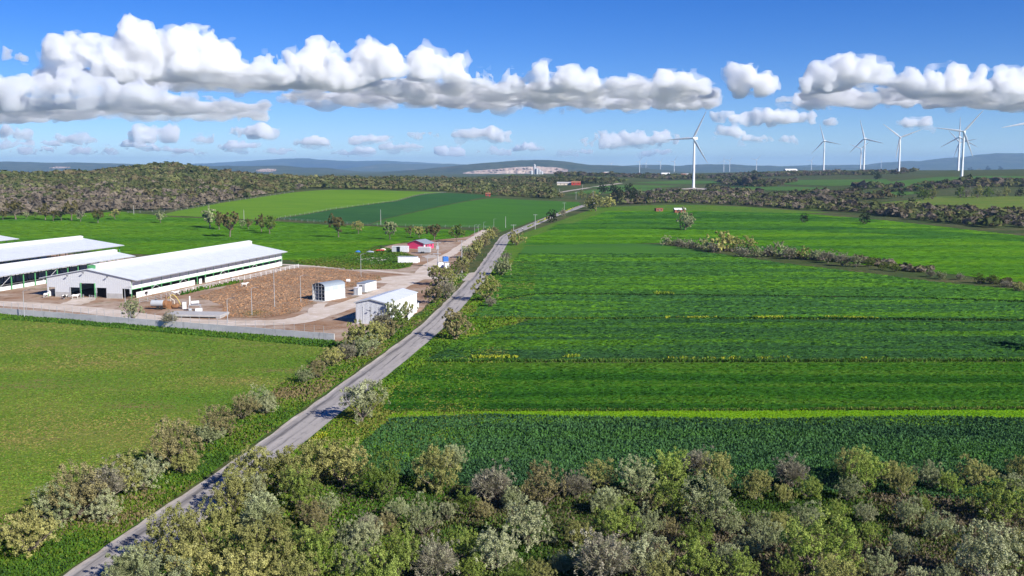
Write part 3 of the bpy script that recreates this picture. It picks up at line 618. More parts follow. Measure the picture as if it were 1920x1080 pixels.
_ns += scrub('far_scrub', [[(1440, 379), (1600, 380), (1680, 372), (1600, 366), (1440, 364), (1330, 352), (1330, 360)], [(1560, 359), (1700, 361), (1850, 351), (1990, 352), (1990, 340), (1900, 340), (1760, 347), (1600, 351)], [(1360, 348), (1440, 352), (1500, 340), (1420, 337), (1340, 340)], [(1180, 334), (1440, 332), (1680, 328), (W, 980, 2400), (W, 640, 2450), (W, 330, 2500)], [(1040, 331), (1180, 334), (W, 330, 2500), (W, 120, 2500)]], 9.5, 7.5, list(GA * .95) + list(MA * .75), 'dark far belts of scrub on the plain', 4, clump=.15)
_ns += scrub('orchard_belt', [[(940, 340), (1040, 345), (1180, 350), (1180, 344), (1100, 336), (960, 334)]], 8.5, 6.5, GA * .85, 'dark orchard belt on the far rise', 5, clump=.1)
_ns += scrub('hedgerow_scrub', [[(1590, 491), (1680, 505), (1760, 518), (1850, 531), (1930, 546), (1930, 538), (1850, 522), (1760, 510), (1680, 499), (1600, 486)], [(1245, 459), (1330, 468), (1450, 482), (1590, 494), (1590, 489), (1450, 478), (1330, 464), (1245, 456)]], 2.6, 2.2, list(GA * .9) + list(MA), 'low grey and olive scrub along the field hedgerow', 6, clump=.2)
print('SCRUB', _ns)
# ------------------------------------------------------------------ standing crops, grasses and flowers (too many to count)
def tufts(name, P, pal, label, px=2.2, h=(.15, .35), rows=0.0, clear=None, dz=0.0, wid=1.0, seed=0, streak=(.012, .10), dmax=420, palw=None, keep=1.0, flat=False, var=.25, tb=None):
    """upright blades over a world polygon; one blade pair per patch whose size grows with distance from the road bend so the cover stays even"""
    g = np.random.default_rng(seed + 77); P = np.array(P); lo = P.min(0); hi = P.max(0); VV = []; CC = []
    y0 = lo[1]
    while y0 < min(hi[1], dmax):
        s = px * max(y0, 60) / 987.0; y1 = y0 + max(6.0, y0 * .08)
        x_lim = .60 * y1 + 8
        xa = max(lo[0], -x_lim); xb = min(hi[0], x_lim)
        if xb > xa:
            n = int((xb - xa) * (y1 - y0) / (s * s)); x = g.uniform(xa, xb, n); y = g.uniform(y0, y1, n)
            if rows: y = np.round(y / rows) * rows + g.normal(size=n) * rows * .16 + .35 * fbm(x / 14, x * 0, x * 0 + seed, 2)
            k = inside(P, x, y)
            if keep < 1: k &= g.random(n) < keep
            if clear is not None: k &= clear(x, y, g)
            x = x[k]; y = y[k]; n = len(x)
            if n:
                z = H(x, y) + dz; hh = g.uniform(h[0], h[1], n) * (1 + .5 * fbm(x / 9, y / 9, x * 0 + seed, 2)); w = s * wid * g.uniform(.45, .8, n)
                a = g.normal(size=n) * .25 if flat else g.uniform(0, math.pi, n); dx = np.cos(a) * w; dy = np.sin(a) * w; lx = g.normal(size=n) * hh * .35; ly = g.normal(size=n) * hh * .35
                V = np.stack([np.stack([x - dx, y - dy, z - .02], 1), np.stack([x + dx, y + dy, z - .02], 1), np.stack([x + dx * .75 + lx, y + dy * .75 + ly, z + hh], 1), np.stack([x - dx * .55 + lx, y - dy * .55 + ly, z + hh * .85], 1)], 1)
                t = np.clip(.5 + 1.1 * fbm(x * streak[0], y * streak[1], x * 0 + seed * 1.7, 4) + g.normal(size=n) * .2 * var / .25, 0, .999)
                pa = np.array(pal); c = pa[(t * len(pa)).astype(int)] * g.uniform(1 - var, 1 + var, (n, 1)) * (TB if tb is None else np.array(tb))
                VV.append(V.reshape(-1, 3)); CC.append(np.repeat(c, 4, 0))
        y0 = y1
    V = np.concatenate(VV); me = mesh_np(name, V, np.arange(len(V)).reshape(-1, 4)); set_cols(me, np.concatenate(CC))
    tag(link(name, me, m_blade), label, kind='stuff'); return len(V) // 2
def lines_clear(period, width, phase=0.0):
    return lambda x, y, g: (np.abs(((y - .03 * x + phase) % period) - period / 2) > width) | (g.random(len(x)) < .25)
_nt = 0
TB = np.array([1.5, 1.35, 1.05])
_nt += tufts('bean_plants', FIELDS['teal'], [(.022, .062, .030), (.032, .086, .035), (.042, .110, .042), (.036, .100, .026)], 'dark bluish green bean plants nearest the wood', 1.8, (.2, .42), dz=.14, seed=1, streak=(.03, .2), tb=(1.6, 1.4, 1.2))
_nt += tufts('grass_blades', FIELDS['lime'], [(.08, .20, .014), (.12, .25, .012), (.16, .28, .016), (.10, .17, .02)], 'lime green grass strip between the crops', 1.5, (.08, .2), dz=.1, seed=2, flat=True, var=.12, streak=(.01, .3), tb=(1.25, 1.3, 1.0))
_nt += tufts('wheat_plants', FIELDS['wheat'], [(.016, .064, .011), (.022, .084, .012), (.030, .104, .012), (.046, .116, .016)], 'dark green wheat in the second strip', 2.1, (.15, .32), rows=.8, clear=lines_clear(13, .35), dz=.13, seed=3, flat=True, wid=1.6, var=.2, streak=(.012, .32))
for i, k in enumerate(('mix1', 'mix2', 'mix3')):
    _nt += tufts('cereal_plants', FIELDS[k], [(.020, .060, .027), (.022, .070, .027), (.027, .084, .025), (.034, .104, .018), (.050, .135, .014)] if i < 2 else [(.028, .086, .026), (.034, .105, .022), (.044, .130, .018), (.060, .160, .014)], ['teal striped cereal in the third strip', 'teal striped cereal in the fourth strip', 'teal striped cereal up to the hedgerow'][i], 2.25 + .2 * i, (.12, .35), rows=1.2 + .5 * i, clear=lines_clear(17 + 4 * i, .5), dz=.12, seed=4 + i, dmax=440, flat=True, wid=1.5, var=.22, streak=(.017, .24 - .04 * i), tb=(1.75, 1.55, 1.2))
_nt += tufts('pasture_grass', FIELDS['pasture'], [(.050, .120, .018), (.075, .145, .022), (.105, .155, .032), (.150, .140, .060)], 'short yellowish grass of the left pasture', 1.9, (.04, .10), dz=.09, seed=8, streak=(.035, .06), var=.24, tb=(1.95, 1.75, 1.4))
_nt += tufts('verge_grass', FIELDS['verge_l'], [(.035, .095, .014), (.055, .140, .014), (.090, .165, .018), (.150, .150, .06)], 'tall green grass on the verge left of the road', 1.8, (.15, .4), dz=.04, seed=9, streak=(.1, .1), tb=(1.25, 1.0, 1.2), var=.2)
_rd = np.array([(p.x, p.y) for p in ROAD])
def off_road(x, y, g):
    cx = np.interp(y, _rd[:, 1], _rd[:, 0]); return np.abs(x - cx) > 3.35 + .25 * g.random(len(x))
_nt += tufts('verge_grass', FIELDS['verge_r'], [(.035, .100, .012), (.055, .150, .012), (.085, .185, .014), (.120, .160, .03)], 'bright green grass between the road and the crops', 1.9, (.12, .38), clear=off_road, dz=.03, seed=10, streak=(.08, .08), tb=(1.3, 1.05, 1.2), var=.2)
_wood = poly_px([(330, 1130), (480, 985), (640, 860), (860, 915), (1300, 918), (2050, 930), (2100, 1130)])
_nt += tufts('wood_undergrowth', _wood, [(.045, .095, .018), (.070, .120, .024), (.105, .110, .045), (.150, .130, .085)], 'grass and dead stems under the front wood', 1.9, (.12, .4), clear=off_road, seed=11, streak=(.06, .06), tb=(1.15, 1.1, 1.1), var=.22)
_nt += tufts('yard_weeds', FIELDS['weed'], [(.150, .085, .048), (.200, .120, .066), (.245, .150, .085), (.29, .19, .115)], 'dry rust-coloured weeds in the farmyard', 1.3, (.08, .24), dz=.08, seed=12, streak=(.06, .06), var=.12, keep=.22, tb=(1.6, 1.45, 1.35))
_nt += tufts('yard_grass', FIELDS['yard_grass'], [(.045, .115, .016), (.075, .150, .016), (.110, .130, .030)], 'rough green grass behind the farm track', 1.6, (.15, .45), dz=.05, seed=13, streak=(.05, .05), dmax=520, tb=(1.3, 1.15, 1.1))
_wl = poly_px([(0, 588), (300, 611), (640, 643), (640, 655), (300, 624), (100, 606), (0, 600)])
_nt += tufts('wall_weeds', _wl, [(.040, .105, .022), (.055, .135, .020), (.080, .160, .022)], 'tall dark weeds along the foot of the concrete wall', 1.4, (.25, .6), dz=.05, seed=14)
# taller weedy banks between strips and yellow mustard in bloom
def band(px, half): 
    Pn = [G(*p) for p in px]; return [(q.x, q.y - half) for q in Pn] + [(q.x, q.y + half) for q in Pn[::-1]]
_nt += tufts('field_bank', band([(800, 679), (1000, 678), (1400, 678), (2060, 677)], .8), [(.020, .062, .014), (.035, .095, .016), (.075, .130, .03)], 'weedy bank between wheat and striped cereal', 1.0, (.3, .7), dz=.05, seed=15)
_nt += tufts('field_bank', band([(880, 598), (1100, 598), (1500, 598), (2040, 602)], .9), [(.020, .062, .016), (.040, .105, .016), (.085, .150, .02)], 'weedy bank below the yellow flower line', 1.2, (.25, .55), dz=.05, seed=16)
_nt += tufts('field_bank', band([(905, 567), (1010, 551.5), (1300, 554), (1700, 559), (2030, 570)], .9), [(.018, .055, .016), (.035, .095, .016)], 'weedy bank in the upper cereal', 1.3, (.25, .5), dz=.05, seed=17, dmax=600)
_nt += tufts('field_bank', band([(735, 772), (1000, 772), (1400, 771), (2080, 768)], .5), [(.030, .080, .02), (.05, .11, .02), (.09, .12, .035)], 'weedy bank above the lime grass strip', 1.1, (.2, .5), dz=.08, seed=18)
YEL = [(.08, .15, .02), (.20, .25, .03), (.27, .30, .035), (.12, .20, .02)]
def patchy(t, sc=9.0): return lambda x, y, g: fbm(x / sc, y / sc, x * 0 + 3, 3) > t
_nt += tufts('mustard_flowers', band([(1248, 597), (1400, 596.5), (1560, 596), (1720, 599)], 1.3), YEL, 'line of yellow flowers across the middle of the right field', 1.3, (.2, .4), dz=.25, seed=20, clear=patchy(-.05, 5))
_nt += tufts('mustard_flowers', band([(880, 673), (1010, 671.5), (1090, 671)], 1.0), YEL, 'yellow flowers on the bank near the road end', 1.0, (.3, .6), dz=.3, keep=.4, seed=21, clear=patchy(-.02, 6))
_nt += tufts('mustard_flowers', band([(1250, 675), (1500, 674), (1700, 674)], .8), YEL, 'sparse yellow flowers along the wheat bank', 1.0, (.3, .6), dz=.3, keep=.22, seed=22, clear=patchy(.16, 8))
_nt += tufts('mustard_flowers', band([(1225, 551), (1290, 551.5)], 1.6), YEL, 'small yellow flower patch in the upper cereal', 1.1, (.3, .6), dz=.2, keep=.6, seed=23, clear=patchy(-.15, 6), dmax=600)
_nt += tufts('mustard_flowers', band([(985, 429), (1000, 421), (1030, 408), (1060, 397), (1085, 386)], 3.0), YEL, 'yellow flower line beside the far road', 1.3, (.4, .8), dz=.15, seed=24, dmax=1200, clear=patchy(-.1, 15))
_nt += tufts('mustard_flowers', band([(585, 826), (615, 815)], 1.2), YEL, 'yellow flowers beside the near road edge', 1.2, (.3, .5), dz=.1, seed=25, clear=patchy(-.1, 2))
def not_in(*keys): return lambda x, y, g: ~np.any([inside(FIELDS[k], x, y) for k in keys], axis=0)
for i, k in enumerate(('band_a', 'band_b')):
    _nt += tufts('cereal_plants', FIELDS[k], [(.024, .085, .020), (.032, .105, .018), (.042, .125, .016)], ['dark cereal band behind the lone pale tree', 'dark cereal band in front of the far meadow'][i], 2.6, (.08, .22), dz=.2, seed=40 + i, dmax=1000, streak=(.003, .05), flat=True, wid=2.5, var=.07)
_nt += tufts('cereal_plants', FIELDS['right_far'], [(.034, .115, .022), (.050, .150, .014), (.062, .175, .012), (.085, .200, .014)], 'bright cereal in the far right field', 2.6, (.08, .22), rows=3, dz=.12, clear=not_in('band_a', 'band_b'), seed=30, dmax=1000, streak=(.003, .05), flat=True, wid=2.5, var=.07)
_nt += tufts('cereal_plants', FIELDS['left_green'], [(.045, .135, .014), (.060, .165, .012), (.080, .185, .014)], 'bright cereal in the left field behind the barns', 2.6, (.08, .22), dz=.12, seed=31, dmax=900, streak=(.003, .04), flat=True, wid=2.5, var=.07)
_nt += tufts('pen_weeds', band([(330, 556), (380, 544), (420, 536), (455, 529)], 1.6), [(.030, .095, .014), (.050, .130, .014), (.10, .16, .02)], 'tall green weeds along the cattle pen fence', 1.3, (.5, 1.3), dz=.1, seed=32, clear=patchy(-.1, 8))
print('TUFT TRIS', _nt)
# ------------------------------------------------------------------ distant hills (blue only through the haze)
m_forest = ramp_mat('forest_hill', [((.050, .070, .030), 0, 0, 0, 0, 0), ((.085, .095, .045), (.003, .003, .01), .45, .6, 5, 1), ((.030, .045, .022), (.012, .012, .02), .5, .65, 5, 2), ((.14, .12, .08), (.0016, .0016, .01), .62, .7, 4, 7)], bump=((.03, .03, .03), .8, 12))
def hill(prof, D, W, seed, mat=None):
    """prof: (px, py) skyline; crest at distance D, slopes W deep to front and back"""
    g = np.random.default_rng(seed); px = np.array([p[0] for p in prof], float); py = np.array([p[1] for p in prof], float)
    n = 150; m = 26; U = np.linspace(px[0], px[-1], n); yy = np.interp(U, px, py)
    k = np.ones(5) / 5; yy = np.convolve(np.pad(yy, 2, 'edge'), k, 'valid')
    V = []
    for i in range(n):
        cz = CAMZ + (315 - yy[i]) * D / F; X0 = (U[i] - 960) / F
        for j in range(m):
            t = -1 + 2 * j / (m - 1); yv = D + W * t; s = (math.cos(math.pi * t) + 1) / 2
            V.append((X0 * (D + W * t * .25), yv, cz, s))
    V = np.array(V); nz = fbm(V[:, 0] / (W * .35), V[:, 1] / (W * .35), V[:, 0] * 0 + seed, 4)
    z = -6 + (V[:, 2] + 6) * np.clip(V[:, 3] * (1 + .0 * nz) + .34 * nz * (1 - V[:, 3]) * V[:, 3] * 2, 0, None) + fbm(V[:, 0] / 160, V[:, 1] / 160, V[:, 0] * 0 + seed, 3) * (D / F) * 1.6 * V[:, 3]
    I = (np.arange(n - 1)[:, None] * m + np.arange(m - 1)[None, :]).ravel()
    Fc = np.stack([I, I + m, I + m + 1, I + 1], 1)
    P = np.column_stack([V[:, :2], z])
    o = link('hill', mesh_np('hill', P, Fc, True), mat or m_forest); tag(o, kind='structure'); return P.reshape(n, m, 3)
hill([(-500, 305), (-120, 303), (0, 303), (60, 304), (110, 306), (150, 305), (230, 307), (300, 310), (380, 311), (430, 312), (470, 322)], 11500, 2600, 1)
hill([(330, 318), (430, 311), (480, 311), (540, 311), (570, 314), (610, 315), (645, 319), (700, 324)], 9500, 1800, 2)
hill([(300, 312), (450, 303), (520, 299), (570, 297), (620, 301), (680, 302), (720, 301), (770, 304), (810, 306), (880, 310), (980, 318)], 23000, 4000, 3)
hill([(560, 321), (640, 317), (690, 312), (715, 308), (760, 307), (800, 308), (850, 307), (885, 309), (960, 316)], 16500, 3000, 4)
hd = hill([(560, 327), (640, 325), (700, 324), (760, 320), (820, 315), (870, 309), (920, 304.5), (975, 301), (1020, 300), (1050, 302), (1080, 306), (1115, 309.5), (1150, 310), (1185, 313), (1260, 320)], 8600, 1500, 5)
hill([(1090, 318), (1150, 312), (1210, 309), (1240, 309), (1270, 311), (1300, 308.5), (1350, 308), (1400, 310.5), (1440, 311), (1520, 314), (1600, 315), (1720, 322)], 12500, 2000, 6)
hill([(1330, 320), (1440, 313), (1500, 310), (1560, 309.5), (1620, 309), (1660, 305), (1690, 302), (1720, 303.5), (1775, 295), (1800, 297), (1830, 290), (1870, 287), (1910, 288), (1960, 290), (2050, 296), (2300, 305)], 15000, 3000, 7)
# quarry terraces cut into the middle hill
m_quarry = ramp_mat('quarry_rock', [((.40, .30, .25), 0, 0, 0, 0, 0), ((.48, .39, .33), (.006, .006, .02), .45, .6, 5, 1), ((.27, .22, .18), (.015, .015, .04), .52, .66, 5, 2)])
def quarry(pxs, top, bot, D, seed, label):
    n = len(pxs) * 8; U = np.linspace(pxs[0], pxs[-1], n); T = np.interp(U, pxs, top); B = np.interp(U, pxs, bot); V = []; m = 7
    g = np.random.default_rng(seed)
    for i in range(n):
        for j in range(m):
            f = j / (m - 1); y = B[i] + (T[i] - B[i]) * f + (g.uniform(-.5, .5) if 0 < j < m - 1 else g.uniform(-.4, .4)); d = D + 260 * (math.floor(f * 3) / 3) + g.uniform(-20, 20)
            p = at_depth(U[i], y, d); V.append(tuple(p))
    I = (np.arange(n - 1)[:, None] * m + np.arange(m - 1)[None, :]).ravel()
    o = link('quarry_face', mesh_np('quarry_face', V, np.stack([I, I + m, I + m + 1, I + 1], 1)), m_quarry); tag(o, label, kind='structure')
quarry([868, 890, 930, 970, 1010, 1045, 1065], [324, 320, 317, 313, 312, 314, 318], [326, 327, 328, 328, 328, 326, 322], 7000, 1, 'pink terraced quarry face in the middle hill')
quarry([480, 492, 505, 518], [318.5, 316.5, 316.2, 317], [321.5, 322, 322, 320.5], 7600, 2, 'small pale quarry scar on the left hills')
quarry([92, 105, 120, 132], [314, 312.5, 312.5, 313], [315.5, 316, 315.5, 315], 8800, 3, 'whitish quarry scar on the far left hill')

# ------------------------------------------------------------------ mesh collector
class MB:
    def __init__(s): s.v = []; s.f = []
    def add(s, v, f):
        b = len(s.v); s.v += [tuple(q) for q in v]; s.f += [tuple(i + b for i in q) for q in f]; return s
    def box(s, x0, x1, y0, y1, z0, z1):
        return s.add([(x0, y0, z0), (x1, y0, z0), (x1, y1, z0), (x0, y1, z0), (x0, y0, z1), (x1, y0, z1), (x1, y1, z1), (x0, y1, z1)],
                     [(0, 3, 2, 1), (4, 5, 6, 7), (0, 1, 5, 4), (1, 2, 6, 5), (2, 3, 7, 6), (3, 0, 4, 7)])
    def prism(s, prof, y0, y1):
        """profile in xz extruded along y"""
        n = len(prof); v = [(p[0], y0, p[1]) for p in prof] + [(p[0], y1, p[1]) for p in prof]
        return s.add(v, [tuple(range(n)), tuple(range(2 * n - 1, n - 1, -1))] + [(i, i + n, (i + 1) % n + n, (i + 1) % n) for i in range(n)])
    def tube(s, pts, r, k=8, caps=True):
        rad = r if isinstance(r, (list, tuple)) else [r] * len(pts)
        v, f = tube(pts, rad, k); n = len(v)
        if caps: f = f + [tuple(range(k))[::-1], tuple(range(n - k, n))]
        return s.add(v, f)
    def slab(s, a, b, c, d, t):
        """quad abcd thickened downwards by t"""
        lo = [(p[0], p[1], p[2] - t) for p in (a, b, c, d)]
        return s.add([a, b, c, d] + lo, [(0, 1, 2, 3), (7, 6, 5, 4), (0, 4, 5, 1), (1, 5, 6, 2), (2, 6, 7, 3), (3, 7, 4, 0)])
    def build(s, name, mat, parent=None, smooth=False, bevel=0.0):
        me = bpy.data.meshes.new(name); me.from_pydata(s.v, [], s.f); me.update()
        bm = bmesh.new(); bm.from_mesh(me); bmesh.ops.recalc_face_normals(bm, faces=bm.faces); bm.to_mesh(me); bm.free()
        if smooth: me.polygons.foreach_set('use_smooth', [True] * len(me.polygons)); me.set_sharp_from_angle(angle=R(40))
        o = link(name, me, mat, parent); return o
def empty(name, loc, rz=0.0, label=None, cat=None, group=None):
    e = bpy.data.objects.new(name, None); C.objects.link(e); e.location = loc; e.rotation_euler = (0, 0, rz); tag(e, label, cat, group); return e
def copy_tree(o, parent=None):
    c = o.copy(); C.objects.link(c); c.parent = parent
    for ch in list(o.children): copy_tree(ch, c)
    return c
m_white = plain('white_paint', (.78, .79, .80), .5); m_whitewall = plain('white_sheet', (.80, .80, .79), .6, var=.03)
m_grey = plain('grey_paint', (.42, .44, .46), .6); m_dkgrey = plain('dark_grey_metal', (.10, .10, .11), .5); m_slate = plain('slate_sheet_roof', (.26, .30, .34), .5)
m_green = plain('green_steel', (.10, .36, .14), .5); m_conc = plain('concrete', (.42, .41, .40), .9, var=.12, scale=.8); m_black = plain('black_rubber', (.02, .02, .02), .8)
m_galv = plain('galvanised_steel', (.45, .46, .47), .5, metal=.3); m_red = plain('red_paint', (.45, .05, .03), .5); m_glass = plain('dark_glass', (.03, .035, .04), .1, spec=.8)
m_blue = plain('blue_plastic', (.03, .14, .45), .5); m_rust = plain('rusty_steel', (.26, .13, .06), .9, var=.25, scale=2); m_brown = plain('straw_floor', (.17, .10, .06), 1.0, var=.3, scale=.5)

# ------------------------------------------------------------------ wind turbines (80 m towers)
m_turb = plain('turbine_white', (.74, .76, .78), .4, var=.02)
def blade_mesh(L=48.0):
    st = [(0, 1.0, 1.0, 0), (1.5, 1.0, .95, 0), (5, 1.5, .7, .15), (9, 1.9, .42, .3), (18, 1.5, .28, .3), (30, 1.05, .18, .2), (40, .7, .11, .12), (46, .4, .06, .05), (48, .08, .02, 0)]
    V = []; k = 10
    for z, c, t, off in st:
        for j in range(k):
            a = 2 * math.pi * j / k; tw = R(14) * (1 - z / L) ** 2
            x = math.cos(a) * c + off; y = math.sin(a) * t * (.6 + .4 * math.cos(a))
            V.append((x * math.cos(tw) - y * math.sin(tw), x * math.sin(tw) + y * math.cos(tw), z))
    Fc = [(i * k + j, i * k + (j + 1) % k, (i + 1) * k + (j + 1) % k, (i + 1) * k + j) for i in range(len(st) - 1) for j in range(k)]
    me = mesh_np('blade', V, Fc, True); me.materials.append(m_turb); return me
_blade = blade_mesh()
def turbine_proto():
    b = MB(); n = 24
    b.tube([(0, 0, -12), (0, 0, 0), (0, 0, 20), (0, 0, 40), (0, 0, 60), (0, 0, 78)], [2.35, 2.3, 2.1, 1.9, 1.65, 1.4], 24)
    tow = b.build('tower', m_turb, smooth=True).data
    b = MB(); b.prism([(-1.9, 77.6), (1.9, 77.6), (2.0, 79), (1.8, 81.2), (1.0, 81.8), (-1.0, 81.8), (-1.8, 81.2), (-2.0, 79)], -3.2, 8.6); b.box(-.9, .9, 6.6, 8.2, 81.8, 82.7)
    nac = b.build('nacelle', m_turb).data
    b = MB(); b.tube([(0, -6.6, 80), (0, -6.2, 80), (0, -5.4, 80), (0, -4.2, 80), (0, -3.25, 80)], [.25, .9, 1.5, 1.75, 1.75], 20); hub = b.build('hub', m_turb, smooth=True).data
    b = MB(); b.tube([(0, 0, -.6), (0, 0, .7)], 4.2, 20); b.box(-1.0, 1.0, -3.9, -2.2, .7, 2.6); fnd = b.build('foundation', m_conc).data
    for nm in ('tower', 'nacelle', 'hub', 'foundation'):
        bpy.data.objects.remove(bpy.data.objects[nm])
    return tow, nac, hub, fnd
_tp = turbine_proto()
def turbine(px, by, hx, hy, ang, label, yaw=35, height=None, small=False, scale=1.0):
    """tower base pixel, hub pixel, first blade angle clockwise from up (as seen), yaw of the rotor towards the left"""
    D = 80.0 * scale * F / (by - hy); p = at_depth(px, by, D); gz = h1(p.x, p.y) if abs(p.x) < 3800 and p.y < 7000 else 0.0
    e = empty('wind_turbine', (p.x, p.y, max(p.z, gz)), R(-yaw), label, 'wind turbine', 'wind turbines of the wind farm'); e.scale = (scale,) * 3
    if p.z > gz + 8 and p.y > 3000: e.location.z = p.z
    nm = ('tower', 'nacelle', 'hub') if small else ('tower', 'nacelle', 'hub', 'foundation')
    for n_, me in zip(nm, _tp):
        o = bpy.data.objects.new(n_, me); C.objects.link(o); o.parent = e
    for k in range(3):
        o = bpy.data.objects.new('blade', _blade); C.objects.link(o); o.parent = e
        o.location = (0, -4.9, 80); o.rotation_euler = (0, R(ang + 120 * k), 0)
    return e
turbine(1300, 354, 1302, 262, 27, 'nearest white wind turbine standing alone in the scrub right of centre')
turbine(1544, 319, 1545, 265, -17, 'wind turbine leftmost of the tall group on the right')
turbine(1619, 322, 1622, 261, -15, 'tall wind turbine in front of an overlapping smaller one')
turbine(1613, 316.5, 1613.5, 279, 51, 'smaller wind turbine half hidden behind a taller one', yaw=30)
turbine(1685, 326, 1687, 259, -51, 'wind turbine with two raised blades forming a wide V', yaw=25)
turbine(1803, 333, 1808, 249, 39, 'largest wind turbine of the overlapping trio near the right edge', yaw=30)
turbine(1796, 322, 1799, 260, 0, 'middle wind turbine of the overlapping trio near the right edge')
turbine(1797, 321, 1795, 270, -42, 'rearmost wind turbine of the overlapping trio near the right edge')
turbine(1938, 331, 1943, 230, 20, 'wind turbine of which one blade enters at the right edge', yaw=20)
for (bx, by, hx, hy, a, lb) in [(948, 325.5, 948, 314, -55, 'tiny wind turbine left of the quarry silos'), (1054, 326, 1055, 312, 40, 'tiny wind turbine just right of the quarry'), (1073, 325, 1074, 308, 0, 'small wind turbine on the hill shoulder right of the quarry'),
                              (1146, 326, 1147, 311, 55, 'tiny wind turbine with wide V blades above the village'), (1199, 324.5, 1199.5, 304, 30, 'small far wind turbine above the village roofs'), (1211, 322.5, 1211, 307, 25, 'far wind turbine just right of another above the village'),
                              (1238, 321, 1239.5, 304, 40, 'far wind turbine above the white village shed'), (1264, 321.5, 1265, 303, 32, 'far wind turbine nearest the lone big turbine on its left'), (1357, 319.5, 1358, 302, 5, 'far wind turbine first right of the lone big turbine'),
                              (1368, 319, 1369, 301, 42, 'far wind turbine second right of the lone big turbine'), (1418, 320.5, 1419, 300, 45, 'small wind turbine halfway between the big one and the right group'), (1521, 318, 1521, 301.5, 35, 'small far wind turbine left of the tall right group'), (1652, 316, 1652, 303, 0, 'tiny far wind turbine inside the tall right group')]:
    turbine(bx, by, hx, hy, a, lb, small=True)

# ------------------------------------------------------------------ far buildings
def small_house(name, px, py, wm, dm, hm, wall, roof, label, rz=0.0, cat='building', group=None, flat=False, loc=None):
    p = loc or G(px, py); e = empty(name, p, rz, label, cat, group)
    b = MB(); b.box(-wm / 2, wm / 2, -dm / 2, dm / 2, -2, hm); b.build('wall', wall, e)
    b = MB()
    if flat: b.box(-wm / 2 - .2, wm / 2 + .2, -dm / 2 - .2, dm / 2 + .2, hm, hm + .25)
    else:
        r = hm + dm * .24
        b.slab((-wm / 2 - .4, -dm / 2 - .4, hm), (wm / 2 + .4, -dm / 2 - .4, hm), (wm / 2 + .4, 0, r), (-wm / 2 - .4, 0, r), .2)
        b.slab((-wm / 2 - .4, 0, r), (wm / 2 + .4, 0, r), (wm / 2 + .4, dm / 2 + .4, hm), (-wm / 2 - .4, dm / 2 + .4, hm), .2)
    b.build('roof', roof, e)
    for sx in (-.25, .25):
        b = MB(); b.box(sx * wm - .6, sx * wm + .6, -dm / 2 - .03, -dm / 2 + .03, hm * .35, hm * .75); b.build('window', m_glass, e)
    b = MB(); b.box(-.5, .5, -dm / 2 - .04, -dm / 2 + .03, 0, hm * .72); b.build('door', m_dkgrey, e)
    return e
m_brick = plain('red_brick', (.30, .10, .06), .9, var=.15); m_tile = plain('roof_tile', (.33, .14, .08), .9, var=.15); m_cream = plain('cream_render', (.62, .55, .45), .9)
small_house('farm_shed', 1274, 398.5, 9, 5, 2.6, m_brick, m_whitewall, 'low shed with white roof and red wall in the far meadow', R(5), 'shed')
small_house('farm_shed', 1235, 396.5, 6, 4, 2.6, m_brick, m_brick, 'small red brick hut alone in the far meadow', R(15), 'shed', flat=True)
small_house('farm_shed', 915, 368, 5, 4, 3, m_red, m_tile, 'small red hut at the edge of the olive scrub', 0, 'shed')
small_house('farmhouse', 1080, 347, 14, 8, 4, m_red, m_tile, 'long red roofed farmhouse beside the far road', R(-5), 'house')
small_house('farmhouse', 1058, 347, 22, 8, 3, m_cream, m_conc, 'low grey farm building left of the red farmhouse', R(-5), 'house')
small_house('storage_shed', 1478, 326, 40, 26, 7, m_whitewall, m_whitewall, 'large white shed roof on the skyline right of centre', R(8), 'shed', loc=Vector((925, 3300, 24)))
small_house('storage_shed', 1246, 327, 24, 14, 8, m_whitewall, m_whitewall, 'white shed among the far village roofs', 0, 'shed', loc=Vector((448, 2900, 15)))
for i, (px, wm, hm, wl, rf, lb) in enumerate([(1088, 12, 5, m_cream, m_tile, 'first'), (1100, 10, 5, m_whitewall, m_tile, 'second'), (1118, 16, 7, m_cream, m_conc, 'third'), (1130, 14, 9, m_cream, m_tile, 'fourth'), (1138, 16, 11, m_whitewall, m_conc, 'fifth'), (1158, 12, 6, m_whitewall, m_tile, 'sixth'), (1172, 14, 6, m_cream, m_tile, 'seventh'), (1190, 18, 6, m_whitewall, m_conc, 'eighth'), (1222, 12, 6, m_cream, m_tile, 'ninth'), (1275, 14, 6, m_cream, m_tile, 'tenth'), (1288, 16, 6, m_whitewall, m_conc, 'eleventh')]):
    small_house('village_house', px, 0, wm, 9, hm, wl, rf, f'{lb} small house from the left in the far village', R(10 * math.sin(i * 2.1)), 'house', 'houses of the far village', loc=Vector(((px - 960) / F * 2850, 2850 + 40 * math.sin(i * 3.3), 16)))
small_house('farmhouse', 1861, 316, 22, 9, 4, m_cream, m_whitewall, 'white walled farmhouse between trees on the right skyline', R(-4), 'house')
# quarry silos
e = empty('quarry_plant', (at_depth(1004, 326, 3450)), 0, 'grey cluster of quarry silos below the pink rock face', 'silo')
e.location.z = 0; e.scale = (.85, .85, .85)
for (dx, dy, r, h) in [(-16, 0, 6, 34), (-4, 4, 5, 60), (6, -3, 5.5, 44), (17, 2, 5, 38), (26, 0, 5, 32)]:
    b = MB(); b.tube([(dx, dy, -5), (dx, dy, h), (dx, dy, h + 3)], [r, r, r * .4], 14); b.build('silo', m_grey, e, True)
b = MB(); b.box(-4, 12, -6, 6, -5, 22); b.build('plant_building', m_grey, e)
